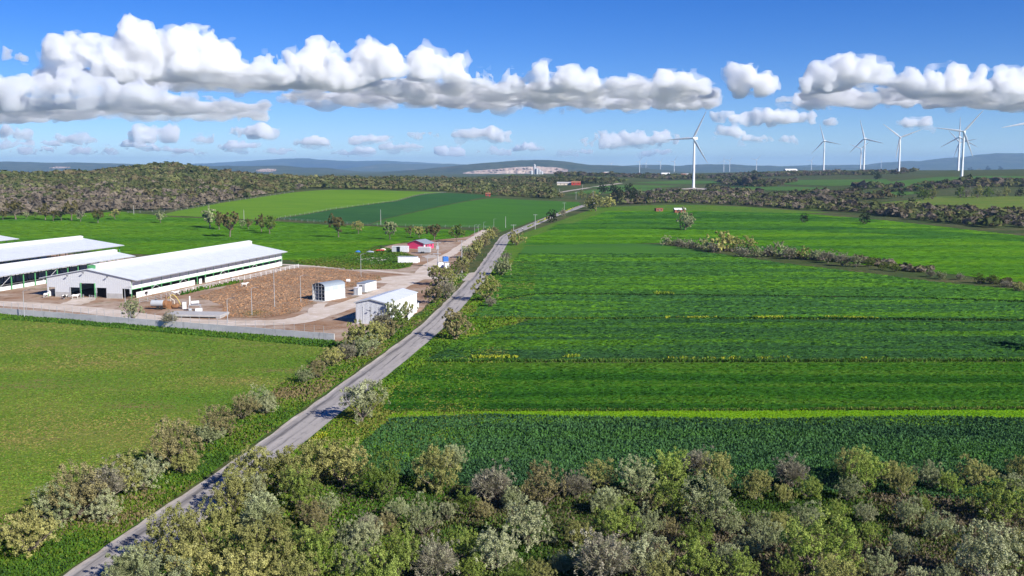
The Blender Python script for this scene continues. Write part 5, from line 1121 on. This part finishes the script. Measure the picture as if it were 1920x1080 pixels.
# ------------------------------------------------------------------ rail fence of the cattle pen
def rail_fence(pxs, hgt, step, label, rails=(.5, 1.0, 1.4), mat=None, name='rail_fence', r=.05, cat='fence'):
    P = [G(*p) for p in pxs]; e = empty(name, P[0], 0, label, cat); mat = mat or m_galv
    b = MB(); b.box(-.06, .06, -.06, .06, -.1, hgt); first = None
    for a, c in zip(P, P[1:]):
        n = max(1, round((c - a).length / step))
        for k in range(n + 1):
            q = a + (c - a) * k / n - P[0]; q.z = h1(q.x + P[0].x, q.y + P[0].y) - P[0].z
            if first is None: first = b.build('fence_post', mat, e); first.location = q
            else: o = first.copy(); C.objects.link(o); o.location = q
        for z in rails:
            m = max(1, n // 4); pts = []
            for k in range(m + 1):
                q = a + (c - a) * k / m; pts.append((q.x - P[0].x, q.y - P[0].y, h1(q.x, q.y) - P[0].z + z))
            bb = MB(); bb.tube(pts, r, 5); bb.build('rail', mat, e)
    return e
rail_fence([(322, 556), (400, 538), (480, 520), (560, 502)], 1.6, 4.2, 'white rail fence of the cattle pen along the long barn', mat=m_white)
rail_fence([(262, 569), (292, 563), (322, 556)], 1.5, 3.5, 'grey rail gate section at the near end of the cattle pen')
rail_fence([(116, 560), (121, 561)], 1.5, 1.2, 'grey gate left of the barn main door', name='yard_gate', cat='gate'); rail_fence([(146, 560), (157, 561)], 1.5, 1.2, 'grey gate at the barn main door', name='yard_gate', cat='gate'); rail_fence([(168, 562), (178, 563)], 1.5, 1.2, 'grey gate right of the barn main door', name='yard_gate', cat='gate')
rail_fence([(522, 411.5), (600, 417.5), (690, 422.5), (760, 424.5), (850, 427), (925, 428)], 1.7, 6, 'thin wire fence below the dark sloping field', rails=(.6, 1.1, 1.6), r=.02, name='wire_fence')
rail_fence([(526, 409.5), (620, 393.5), (745, 377.5), (835, 361.6)], 1.6, 8, 'thin wire fence between the pale and the dark sloping fields', rails=(.6, 1.4), r=.02, name='wire_fence')
rail_fence([(240, 400), (330, 396), (420, 380), (550, 361)], 1.6, 9, 'thin wire fence along the foot of the wooded hill', rails=(.6, 1.4), r=.02, name='wire_fence')
# ------------------------------------------------------------------ poles and lamps
def pole(px, by, ty, label, kind='T', group='utility poles along the road', r=.16):
    p = G(px, by); h = (by - ty) * p.y / F; e = empty('utility_pole' if kind != 'lamp' else 'lamp_post', p, 0, label, 'pole' if kind != 'lamp' else 'lamp', group)
    rr = max(r, .00016 * p.y) if kind != 'lamp' else r * .6
    b = MB(); b.tube([(0, 0, -.3), (0, 0, h)], [rr * 1.15, rr * .7], 8); b.build('pole', m_conc if kind != 'lamp' else m_galv, e)
    if kind in ('T', 'X'):
        b = MB(); b.box(-1.5, 1.5, -.1, .1, h - .35, h - .18); b.build('crossarm', m_galv, e)
        for x in (-1.35, 0.35, 1.35): b = MB(); b.tube([(x, 0, h - .18), (x, 0, h + .15)], .08, 6); b.build('insulator', m_dkgrey, e)
    if kind == 'X':
        b = MB(); b.box(-1.9, 1.3, -.5, .6, h * .53, h * .55); b.build('platform', m_galv, e)
        b = MB(); b.box(-.5, .5, -1.0, -.2, h * .72, h * .86); b.build('transformer', m_grey, e)
    if kind == 'lamp':
        b = MB(); b.tube([(0, 0, h - .05), (.7, 0, h + .25), (1.5, 0, h + .35)], [.06, .05, .05], 6); b.build('arm', m_galv, e)
        b = MB(); b.box(1.3, 2.0, -.14, .14, h + .28, h + .42); b.build('lamp_head', m_dkgrey, e)
    return e
pole(821, 501, 454, 'thick pole with transformer beside the farm track', 'X', r=.28); pole(866, 512, 450, 'tall pole with crossarm at the farm entrance', 'T', r=.2)
pole(963, 457, 421, 'pole with crossarm in front of the round roadside bush'); pole(1003.5, 430, 402, 'pole with crossarm beside the rider on the road'); pole(1058, 396.5, 380, 'pole behind the small dark roadside bush', r=.12); pole(948, 427.5, 406, 'plain pole left of the road bend', '')
pole(1080, 374, 360, 'far pole left of the bend hedge'); pole(1112, 377, 358, 'far pole behind the golden bush at the bend'); pole(1049, 366, 354, 'far pole beside the distant road', ''); pole(1092, 356, 346, 'farthest pole on the distant road', '')
pole(53, 392, 376, 'thin pole below the hill at far left', ''); pole(251, 402, 385, 'thin pole at the corner of the wooded hill', ''); pole(457.5, 412, 393, 'thin pole behind the pair of field trees', ''); pole(714, 422, 393, 'thin pole in the dark sloping field', '')
for (px, by, ty, lb) in [(427, 606, 560, 'lamp post nearest the concrete platform'), (472.5, 592, 540, 'lamp post in the middle of the dry weeds'), (515, 576, 505, 'tallest lamp post at the back of the dry weeds'), (564, 566, 517, 'lamp post left of the tunnel shed'), (677, 520, 477, 'lamp post behind the office cabin'), (46, 596, 545, 'lamp post at the wall in front of the barn'), (235, 571, 540, 'lamp post at the right corner of the barn gable'),
                       (890, 442, 422, 'lamp post first along the farm track hedge'), (897, 438, 422, 'lamp post second along the farm track hedge'), (907, 431, 417, 'lamp post third along the farm track hedge'), (926, 425, 411, 'lamp post last along the farm track hedge'), (802, 516, 478, 'lamp post beside the track junction')]:
    pole(px, by, ty, lb, 'lamp', 'lamp posts of the farm', r=.15)
# concrete apron and culvert at the entrance
sheet('concrete_apron', poly_px([(858, 514), (893, 511), (882, 526), (868, 527)]), m_gravel, .105, 3)
# ------------------------------------------------------------------ cattle, rider, bird
def skin_mesh(name, verts, edges, radii, root, sub=1):
    me = bpy.data.meshes.new(name); me.from_pydata(verts, edges, []); me.update()
    o = bpy.data.objects.new(name, me); C.objects.link(o)
    o.modifiers.new('skin', 'SKIN'); 
    for i, r in enumerate(radii): me.skin_vertices[0].data[i].radius = (r, r) if not isinstance(r, tuple) else r
    me.skin_vertices[0].data[root].use_root = True
    s = o.modifiers.new('sub', 'SUBSURF'); s.levels = sub; s.render_levels = sub
    dg = bpy.context.evaluated_depsgraph_get(); ev = o.evaluated_get(dg); out = bpy.data.meshes.new_from_object(ev)
    bpy.data.objects.remove(o); out.name = name; out.polygons.foreach_set('use_smooth', [True] * len(out.polygons)); return out
def cow_mesh():
    # x forward; shoulder height 1.4 m
    v = [(-.75, 0, 1.12), (-.25, 0, 1.02), (.3, 0, 1.0), (.72, 0, 1.1), (1.0, 0, 1.28), (1.3, 0, 1.42), (1.6, 0, 1.28), (1.76, 0, 1.17)]
    r = [.30, .38, .37, .30, .19, .16, .11, .09]; e = [(i, i + 1) for i in range(7)]
    def chain(start, pts, rad):
        prev = start
        for p, q in zip(pts, rad): v.append(p); r.append(q); e.append((prev, len(v) - 1)); prev = len(v) - 1
    for s in (-1, 1):
        chain(0, [(-.72, s * .22, .9), (-.62, s * .23, .66), (-.86, s * .23, .44), (-.8, s * .23, .1), (-.76, s * .23, .03)], [.17, .12, .07, .055, .065])
        chain(3, [(.68, s * .2, .78), (.7, s * .21, .45), (.68, s * .21, .12), (.72, s * .21, .03)], [.13, .08, .055, .065])
        chain(5, [(1.28, s * .22, 1.47)], [.05])
    chain(0, [(-1.05, 0, 1.2), (-1.12, 0, .85), (-1.12, 0, .5)], [.05, .03, .045])
    return skin_mesh('cow', v, e, r, 1, 1)
m_cow = ramp_mat('cow_hide', [((.72, .70, .67), 0, 0, 0, 0, 0), ((.025, .022, .02), (1.1, 1.1, 1.1), .50, .53, 2, 1)])
m_cow2 = plain('white_cow_hide', (.70, .68, .64), .9)
_cow = cow_mesh()
for i, (px, py, rz, mt, lb) in enumerate([(271, 555, 20, 0, 'black and white cow beside the near end of the barn wall'), (331, 554.5, 185, 0, 'black and white cow at the pen fence corner'), (402, 526, 60, 0, 'black and white cow by the gap in the barn wall'), (437, 528.5, 140, 0, 'black and white cow at the middle of the pen fence'), (458, 538, 30, 1, 'white cow standing outside the pen among the weeds'),
                                      (123, 561, -100, 0, 'cow standing left of the barn main door'), (141, 560.5, 30, 1, 'white cow in the doorway left of the main door'), (86, 558, 80, 1, 'white cow at the left end opening of the barn gable')]):
    me = _cow.copy(); me.materials.append(m_cow2 if mt else m_cow); o = link('cow', me); o.location = G(px, py); o.rotation_euler = (0, 0, R(rz)); o.location.z += .04; tag(o, lb, 'cow', 'cattle of the farm')
# rider on a motorbike on the far road
p = G(980, 432.5); bk = empty('motorbike', p, R(60), 'motorbike on the road beyond the bend', 'motorbike')
bk.location.z += .07
for x in (-.65, .7):
    b = MB(); pts = [(x + .3 * math.cos(a), 0, .31 + .3 * math.sin(a)) for a in np.linspace(0, 2 * math.pi, 17)]; b.tube(pts, .06, 6, False); b.build('wheel', m_black, bk, True)
b = MB(); b.tube([(-.65, 0, .32), (-.2, 0, .55), (.35, 0, .75), (.55, 0, .8), (.7, 0, .32)], .05, 6); b.box(-.25, .25, -.12, .12, .3, .55); b.build('frame', m_dkgrey, bk)
b = MB(); b.tube([(-.75, 0, .8), (-.3, 0, .76), (.05, 0, .8)], [.1, .13, .1], 8); b.build('seat', m_black, bk, True)
b = MB(); b.tube([(.05, 0, .85), (.3, 0, .92), (.5, 0, .85)], [.08, .16, .08], 8); b.build('fuel_tank', m_red, bk, True)
b = MB(); b.tube([(.45, -.35, 1.05), (.55, 0, .98), (.45, .35, 1.05)], .025, 6); b.build('handlebar', m_galv, bk)
b = MB(); b.tube([(.66, 0, .88), (.74, 0, .88)], .1, 10); b.build('headlight', m_white, bk)
v = [(-.25, 0, .92), (-.2, 0, 1.15), (-.1, 0, 1.38), (-.05, 0, 1.5), (-.02, 0, 1.6), (0, 0, 1.72)]; r = [.15, .15, .17, .07, .10, .09]; ed = [(0, 1), (1, 2), (2, 3), (3, 4), (4, 5)]
for s in (-1, 1):
    b0 = len(v); v += [(-.08, s * .2, 1.4), (.1, s * .3, 1.18), (.4, s * .33, 1.08)]; r += [.075, .05, .045]; ed += [(2, b0), (b0, b0 + 1), (b0 + 1, b0 + 2)]
    b0 = len(v); v += [(-.2, s * .12, .86), (.2, s * .2, .78), (.05, s * .2, .4), (.18, s * .2, .36)]; r += [.11, .075, .055, .05]; ed += [(0, b0), (b0, b0 + 1), (b0 + 1, b0 + 2), (b0 + 2, b0 + 3)]
pm = skin_mesh('person', v, ed, r, 0, 1); pm.materials.append(plain('white_jacket', (.75, .75, .75), .9)); pm.materials.append(plain('dark_trousers', (.05, .05, .07), .9)); pm.materials.append(plain('skin', (.45, .28, .2), .7))
for f in pm.polygons:
    c = f.center; f.material_index = 1 if c.z < .95 else (2 if (c.z > 1.46 and c.z < 1.66) or c.x > .36 else 0)
o = link('person', pm); o.location = bk.location; o.rotation_euler = bk.rotation_euler; tag(o, 'rider in white jacket and dark trousers seated on the motorbike', 'person')
# crow in flight
cv = [(-.24, 0, 0), (-.1, 0, .01), (.06, 0, .02), (.18, 0, .035), (.24, 0, .05), (.3, 0, .04)]; cm = skin_mesh('bird', cv, [(i, i + 1) for i in range(5)], [.035, .065, .075, .05, .045, .012], 2, 1)
bm = bmesh.new(); bm.from_mesh(cm)
for s in (-1, 1):
    pts = [(.12, 0), (.15, .14), (.12, .28), (.04, .43), (-.04, .46), (-.05, .40), (-.10, .30), (-.10, .15), (-.08, 0)]
    T = [bm.verts.new((x, s * (.04 + y), .04 + .42 * y)) for x, y in pts]; Bv = [bm.verts.new((x, s * (.04 + y), .025 + .42 * y)) for x, y in pts]
    bm.faces.new(T); bm.faces.new(Bv[::-1])
    for i in range(len(pts)): j = (i + 1) % len(pts); bm.faces.new((T[i], Bv[i], Bv[j], T[j]))
T = [bm.verts.new(q) for q in ((-.2, -.03, .01), (-.2, .03, .01), (-.42, .08, 0), (-.44, 0, 0), (-.42, -.08, 0))]; bm.faces.new(T)
bmesh.ops.recalc_face_normals(bm, faces=bm.faces); bm.to_mesh(cm); bm.free()
cm.materials.append(plain('black_feathers', (.012, .012, .013), .5)); o = link('bird', cm); o.location = at_depth(1632, 599, 165); o.rotation_euler = (R(18), R(-5), R(110)); tag(o, 'black bird flying low over the yellow flower line', 'bird')
# ------------------------------------------------------------------ clouds: real scattering bodies, far outside the haze
m_cloud = bpy.data.materials.new('cloud'); m_cloud.use_nodes = True
_n = m_cloud.node_tree; _n.nodes.clear()
_o = _n.nodes.new('ShaderNodeOutputMaterial'); _v = _n.nodes.new('ShaderNodeVolumeScatter')
_v.inputs['Color'].default_value = (0.89, 0.925, 0.992, 1); _v.inputs['Density'].default_value = 0.0105; _v.inputs['Anisotropy'].default_value = 0.1
_n.links.new(_v.outputs[0], _o.inputs['Volume'])

m_veil = m_cloud.copy(); m_veil.name = 'cloud_veil'
for _q in m_veil.node_tree.nodes:
    if _q.type == 'VOLUME_SCATTER': _q.inputs['Density'].default_value = 0.0034
def make_cloud(lumps, D, base_py, label, vox=33.0, depthf=1.0, seed=0, rough=1.0, base_slope=0.0, nsc=1.0, back=1.0):
    """lumps (px, py, r px); D metres away; base_py the row of the flat base."""
    g = np.random.default_rng(seed + 100)
    s = D / F
    S = []
    for (px, py, r) in lumps:
        c = np.array(at_depth(px, py, D)); rr = r * s * 1.0
        for k in range(2):
            S.append((c + np.array([0, g.uniform(-.6, .6) * rr * depthf, -0.0]), rr * g.uniform(.8, 1.0)))
        for k in range(12):
            a = g.uniform(0, 2 * math.pi); e = g.uniform(-.1, 1.3)
            d = np.array([math.cos(a) * math.cos(e), math.sin(a) * math.cos(e), math.sin(e)])
            S.append((c + d * rr * .85, rr * g.uniform(.22, .45)))
        # body down towards the base
        bz = at_depth(px, base_py, D).z
        h = c[2] - bz
        n = int(max(0, h / (rr * .8)))
        for k in range(n):
            S.append((np.array([c[0] + g.uniform(-.5, .5) * rr, c[1] + g.uniform(-.7, .7) * rr, bz + h * (k + .4) / (n + .5)]), rr * g.uniform(.6, .95)))
    # the cloud reaches back over a flat base, so its shaded underside shows below the sunlit front
    basez = at_depth(960, base_py, D).z; El = [1.0] * len(S)
    if back > 1.01:
        for (px, py, r) in lumps:
            rr = r * s * 1.12; st = rr * 1.1; n = int(D * (back - 1) / st)
            for k in range(n):
                if g.random() < .3: continue
                Yk = D + (k + 1) * st * g.uniform(.9, 1.1); c = at_depth(px + g.uniform(-.3, .3) * r, 315, Yk); hgt = rr * g.uniform(.35, .8) * (1 - .5 * k / n)
                S.append((np.array([c.x, Yk, basez + hgt * .3]), rr * g.uniform(.9, 1.25))); El.append(.5)
    S_c = np.array([q[0] for q in S]); S_r = np.array([q[1] for q in S])
    El = np.array(El)
    lo = (S_c - S_r[:, None]).min(0) - 3 * vox; hi = (S_c + S_r[:, None]).max(0) + 3 * vox
    lo[2] = max(lo[2], basez - 260)
    n = np.ceil((hi - lo) / vox).astype(int)
    X, Y, Z = np.meshgrid(*[lo[i] + np.arange(n[i]) * vox for i in range(3)], indexing='ij')
    d = np.full(X.shape, 1e9, np.float32); kw = D / 15000 * nsc
    wx = X / (380 * kw); wy = Y / (380 * kw); wz = Z / (300 * kw) + seed
    XW = X + 150 * kw * fbm(wx, wy, wz, 3) * 1.6; YW = Y + 110 * kw * vnoise(wx + 9, wy, wz); ZW = Z + 120 * kw * fbm(wx + 4, wy + 7, wz, 3) * 1.4
    for c, r, el in zip(S_c, S_r, El):
        i0 = np.maximum(0, ((c - r * 2.2 - lo) / vox).astype(int)); i1 = np.minimum(n, ((c + r * 2.2 - lo) / vox).astype(int) + 2)
        sl = tuple(slice(i0[k], i1[k]) for k in range(3))
        q = np.sqrt((XW[sl] - c[0]) ** 2 + (YW[sl] - c[1]) ** 2 + ((ZW[sl] - c[2]) / el) ** 2) - r
        d[sl] = np.minimum(d[sl], q)
    L = 420.0 * D / 15000 * nsc; k_ = D / 15000 * nsc
    nz = fbm(X / L, Y / L, Z / L + seed * 3.3, 3)
    bil = (0.40 - np.abs(vnoise(X / (230 * k_), Y / (230 * k_), Z / (230 * k_) + seed))); fin = (0.40 - np.abs(vnoise(X / (115 * k_), Y / (115 * k_), Z / (115 * k_) + seed))) + .45 * (0.40 - np.abs(vnoise(X / (62 * k_), Y / (62 * k_), Z / (62 * k_) + seed + 3)))
    slope = base_slope * (X - S_c[:, 0].mean()); e = None
    for part in ('core', 'veil'):
        if part == 'core':
            q = d - rough * k_ * (200 * nz + 120 * bil + 135 * fin); fl = basez + slope + 240 * fbm(X / 900, Y / 900, X * 0 + seed, 3) - Z
        else:
            q = d - rough * k_ * (430 * nz - 40 + 60 * bil + 280 * vnoise(X / (160 * k_), Y / (160 * k_), Z / (110 * k_) + seed + 9)); fl = basez - 90 + slope + 260 * fbm(X / 600, Y / 600, X * 0 + seed + 4, 3) - Z
        q = np.clip(np.maximum(q, fl), -3 * vox, 3 * vox)
        q[0] = q[-1] = 3 * vox; q[:, 0] = q[:, -1] = 3 * vox; q[:, :, 0] = q[:, :, -1] = 3 * vox
        k2 = 2 if part == 'veil' and min(q.shape) > 14 else 1
        if k2 == 2: q = q[::2, ::2, ::2].copy(); q[-1] = 3 * vox; q[:, -1] = 3 * vox; q[:, :, -1] = 3 * vox
        vg = openvdb.FloatGrid(3 * vox); vg.copyFromArray(np.ascontiguousarray(q, np.float32))
        P, Q = vg.convertToQuads(0.0)
        if not len(Q): continue
        P = np.asarray(P) * vox * k2 + lo
        if e is None:
            cen = np.array([P[:, 0].mean(), P[:, 1].mean(), P[:, 2].min()]); e = empty('cloud', cen, 0, label, 'cloud', 'clouds over the horizon')
        link(part, mesh_np(part, P - cen, np.asarray(Q), True), m_cloud if part == 'core' else m_veil, e)
    return e

def small_cloud(cx, cy, w, h, label, D=26000, seed=0):
    g = random.Random(seed * 17 + 5); n = max(3, int(w / (h * .55))); L = []
    for i in range(n):
        t = (i + .5) / n; x = cx - w / 2 + w * t; k = .35 + .65 * math.sin(math.pi * t) ** .6
        L.append((x, cy + h * .25 - h * .35 * k * g.uniform(.3, 1.2), h * .36 * k * g.uniform(.75, 1.2)))
    return make_cloud(L, D, cy + h * .42, label, vox=D / 26000 * 42, seed=seed, rough=.55, nsc=.55)

make_cloud([(100, 92, 14), (135, 97, 18), (180, 94, 20), (225, 84, 24), (250, 66, 28), (275, 92, 28), (225, 108, 26), (300, 112, 28), (345, 82, 24), (372, 78, 24), (395, 98, 24), (425, 126, 22), (350, 118, 30), (390, 138, 24), (455, 136, 20), (492, 134, 24), (522, 132, 18), (440, 150, 18)],
           14800, 146, 'tall heaped white cloud with two round towers in the upper left', seed=1, back=1.14, rough=.8)
make_cloud([(-60, 182, 28), (-10, 172, 26), (40, 165, 24), (85, 163, 22), (125, 160, 21), (165, 168, 22), (205, 176, 22), (250, 183, 21), (280, 180, 22), (310, 184, 21), (340, 188, 20), (370, 192, 18), (400, 197, 16), (428, 202, 14), (452, 206, 12), (475, 211, 10), (495, 214, 8)],
           12000, 198, 'long low white cloud with a flat slate base at the left edge', seed=2, back=1.24, rough=.62, nsc=.85)
make_cloud([(560, 126, 18), (592, 104, 22), (640, 116, 24), (692, 104, 26), (735, 118, 26), (795, 128, 26), (850, 142, 22), (905, 152, 20), (960, 150, 20), (1010, 152, 22), (1060, 154, 20), (1110, 158, 18), (1155, 164, 16), (1200, 168, 15), (1240, 158, 16), (1285, 156, 16), (1318, 164, 11),
            (600, 142, 22), (660, 142, 26), (720, 150, 28), (790, 158, 26), (860, 168, 24), (940, 174, 24), (1020, 176, 22), (1100, 180, 20), (1180, 184, 18), (1260, 180, 16)],
           15500, 168, 'longest heaped cloud stretching across the middle of the sky', seed=3, base_slope=-.03, vox=36, back=1.27, rough=.85)
make_cloud([(1380, 132, 16), (1400, 143, 24), (1425, 153, 20), (1450, 162, 10), (1382, 158, 16)], 16000, 175, 'small compact white cloud between the two long clouds', seed=4, rough=.6, nsc=.7)
make_cloud([(1512, 154, 12), (1545, 144, 20), (1580, 134, 24), (1615, 140, 22), (1650, 150, 18), (1700, 152, 18), (1740, 156, 16), (1790, 148, 20), (1840, 149, 20), (1890, 152, 20), (1940, 150, 24), (2010, 165, 30), (1680, 162, 18), (1760, 166, 18), (1830, 172, 26), (1900, 178, 30), (1960, 185, 30)],
           15000, 172, 'long white cloud with grey base above the turbines at the right edge', seed=5, base_slope=-.03, rough=.75, back=1.2)
for i, (cx, cy, w_, h_, lb) in enumerate([(18, 108, 80, 40, 'round cloud scrap at the upper left corner'), (15, 248, 80, 44, 'small cloud at the left edge below the long one'), (285, 251, 100, 32, 'widest small cloud below the left cloud group'), (380, 258, 54, 20, 'small puff right of the widest low cloud'), (145, 259, 95, 16, 'thin flat cloud low at the left'), (478, 245, 98, 28, 'small cloud below the tip of the long left cloud'),
                                       (905, 252, 112, 26, 'small cloud below the middle cloud'), (845, 281, 52, 22, 'lowest bright puff left of centre'), (795, 251, 54, 14, 'tiny flat cloud left of the small middle one'), (990, 278, 64, 14, 'tiny flat cloud low at the centre'), (1180, 259, 185, 32, 'wide low cloud left of the lone big turbine'), (1355, 215, 42, 28, 'puff at the end of the longest cloud'),
                                       (1450, 219, 170, 38, 'ragged cloud right of the longest cloud'), (1515, 190, 122, 24, 'flat cloud between the compact and the right cloud'), (1368, 248, 64, 22, 'puff right of the lone big turbine blade'), (1560, 228, 30, 16, 'tiny puff above the tall right turbines'), (1716, 233, 66, 20, 'small cloud between two tall right turbines'), (1440, 262, 110, 14, 'thin low cloud right of the lone big turbine')]):
    small_cloud(cx, cy, w_, h_, lb, 17000 if cy < 215 else 22000 if cy < 266 else 33500, 20 + i)
for i, (cx, cy, w_, h_, lb) in enumerate(sorted([(60, 282, 90, 13, 'first'), (165, 284, 110, 12, 'second'), (325, 283, 100, 13, 'third'), (450, 274, 80, 14, 'fourth'), (585, 268, 80, 14, 'fifth'), (662, 284, 80, 12, 'sixth'), (752, 277, 80, 11, 'seventh'), (1080, 285, 70, 10, 'eighth'), (520, 286, 70, 10, 'ninth'), (240, 272, 90, 11, 'tenth'), (20, 270, 80, 16, 'eleventh'), (920, 284, 70, 12, 'twelfth'), (1240, 288, 90, 9, 'thirteenth'), (700, 262, 90, 12, 'fourteenth'), (400, 287, 80, 9, 'fifteenth'), (100, 270, 70, 12, 'sixteenth')])):
    small_cloud(cx, cy, w_, h_ * 1.15, f'{ORD[i].strip() or "first"} faint flat cloud from the left just above the hills', 33500, 50 + i)
# ------------------------------------------------------------------ haze: one closed box of even thin air
bm = bmesh.new(); bmesh.ops.create_cube(bm, size=1.0)
for v in bm.verts:
    v.co.x *= 56000; v.co.y = v.co.y * 32000 + 14500; v.co.z = 149.0 + v.co.z * 402
me = bpy.data.meshes.new('haze'); bm.to_mesh(me); bm.free()
m_haze = bpy.data.materials.new('haze'); m_haze.use_nodes = True
_n = m_haze.node_tree; _n.nodes.clear()
_o = _n.nodes.new('ShaderNodeOutputMaterial'); _v = _n.nodes.new('ShaderNodeVolumePrincipled')
_v.inputs['Color'].default_value = (0.36, 0.61, 1.0, 1); _v.inputs['Density'].default_value = 4.6e-5; _v.inputs['Anisotropy'].default_value = 0.0
_n.links.new(_v.outputs[0], _o.inputs['Volume'])
haze = link('haze', me, m_haze); tag(haze, kind='stuff')
haze['label'] = 'thin blue air haze over the whole landscape'
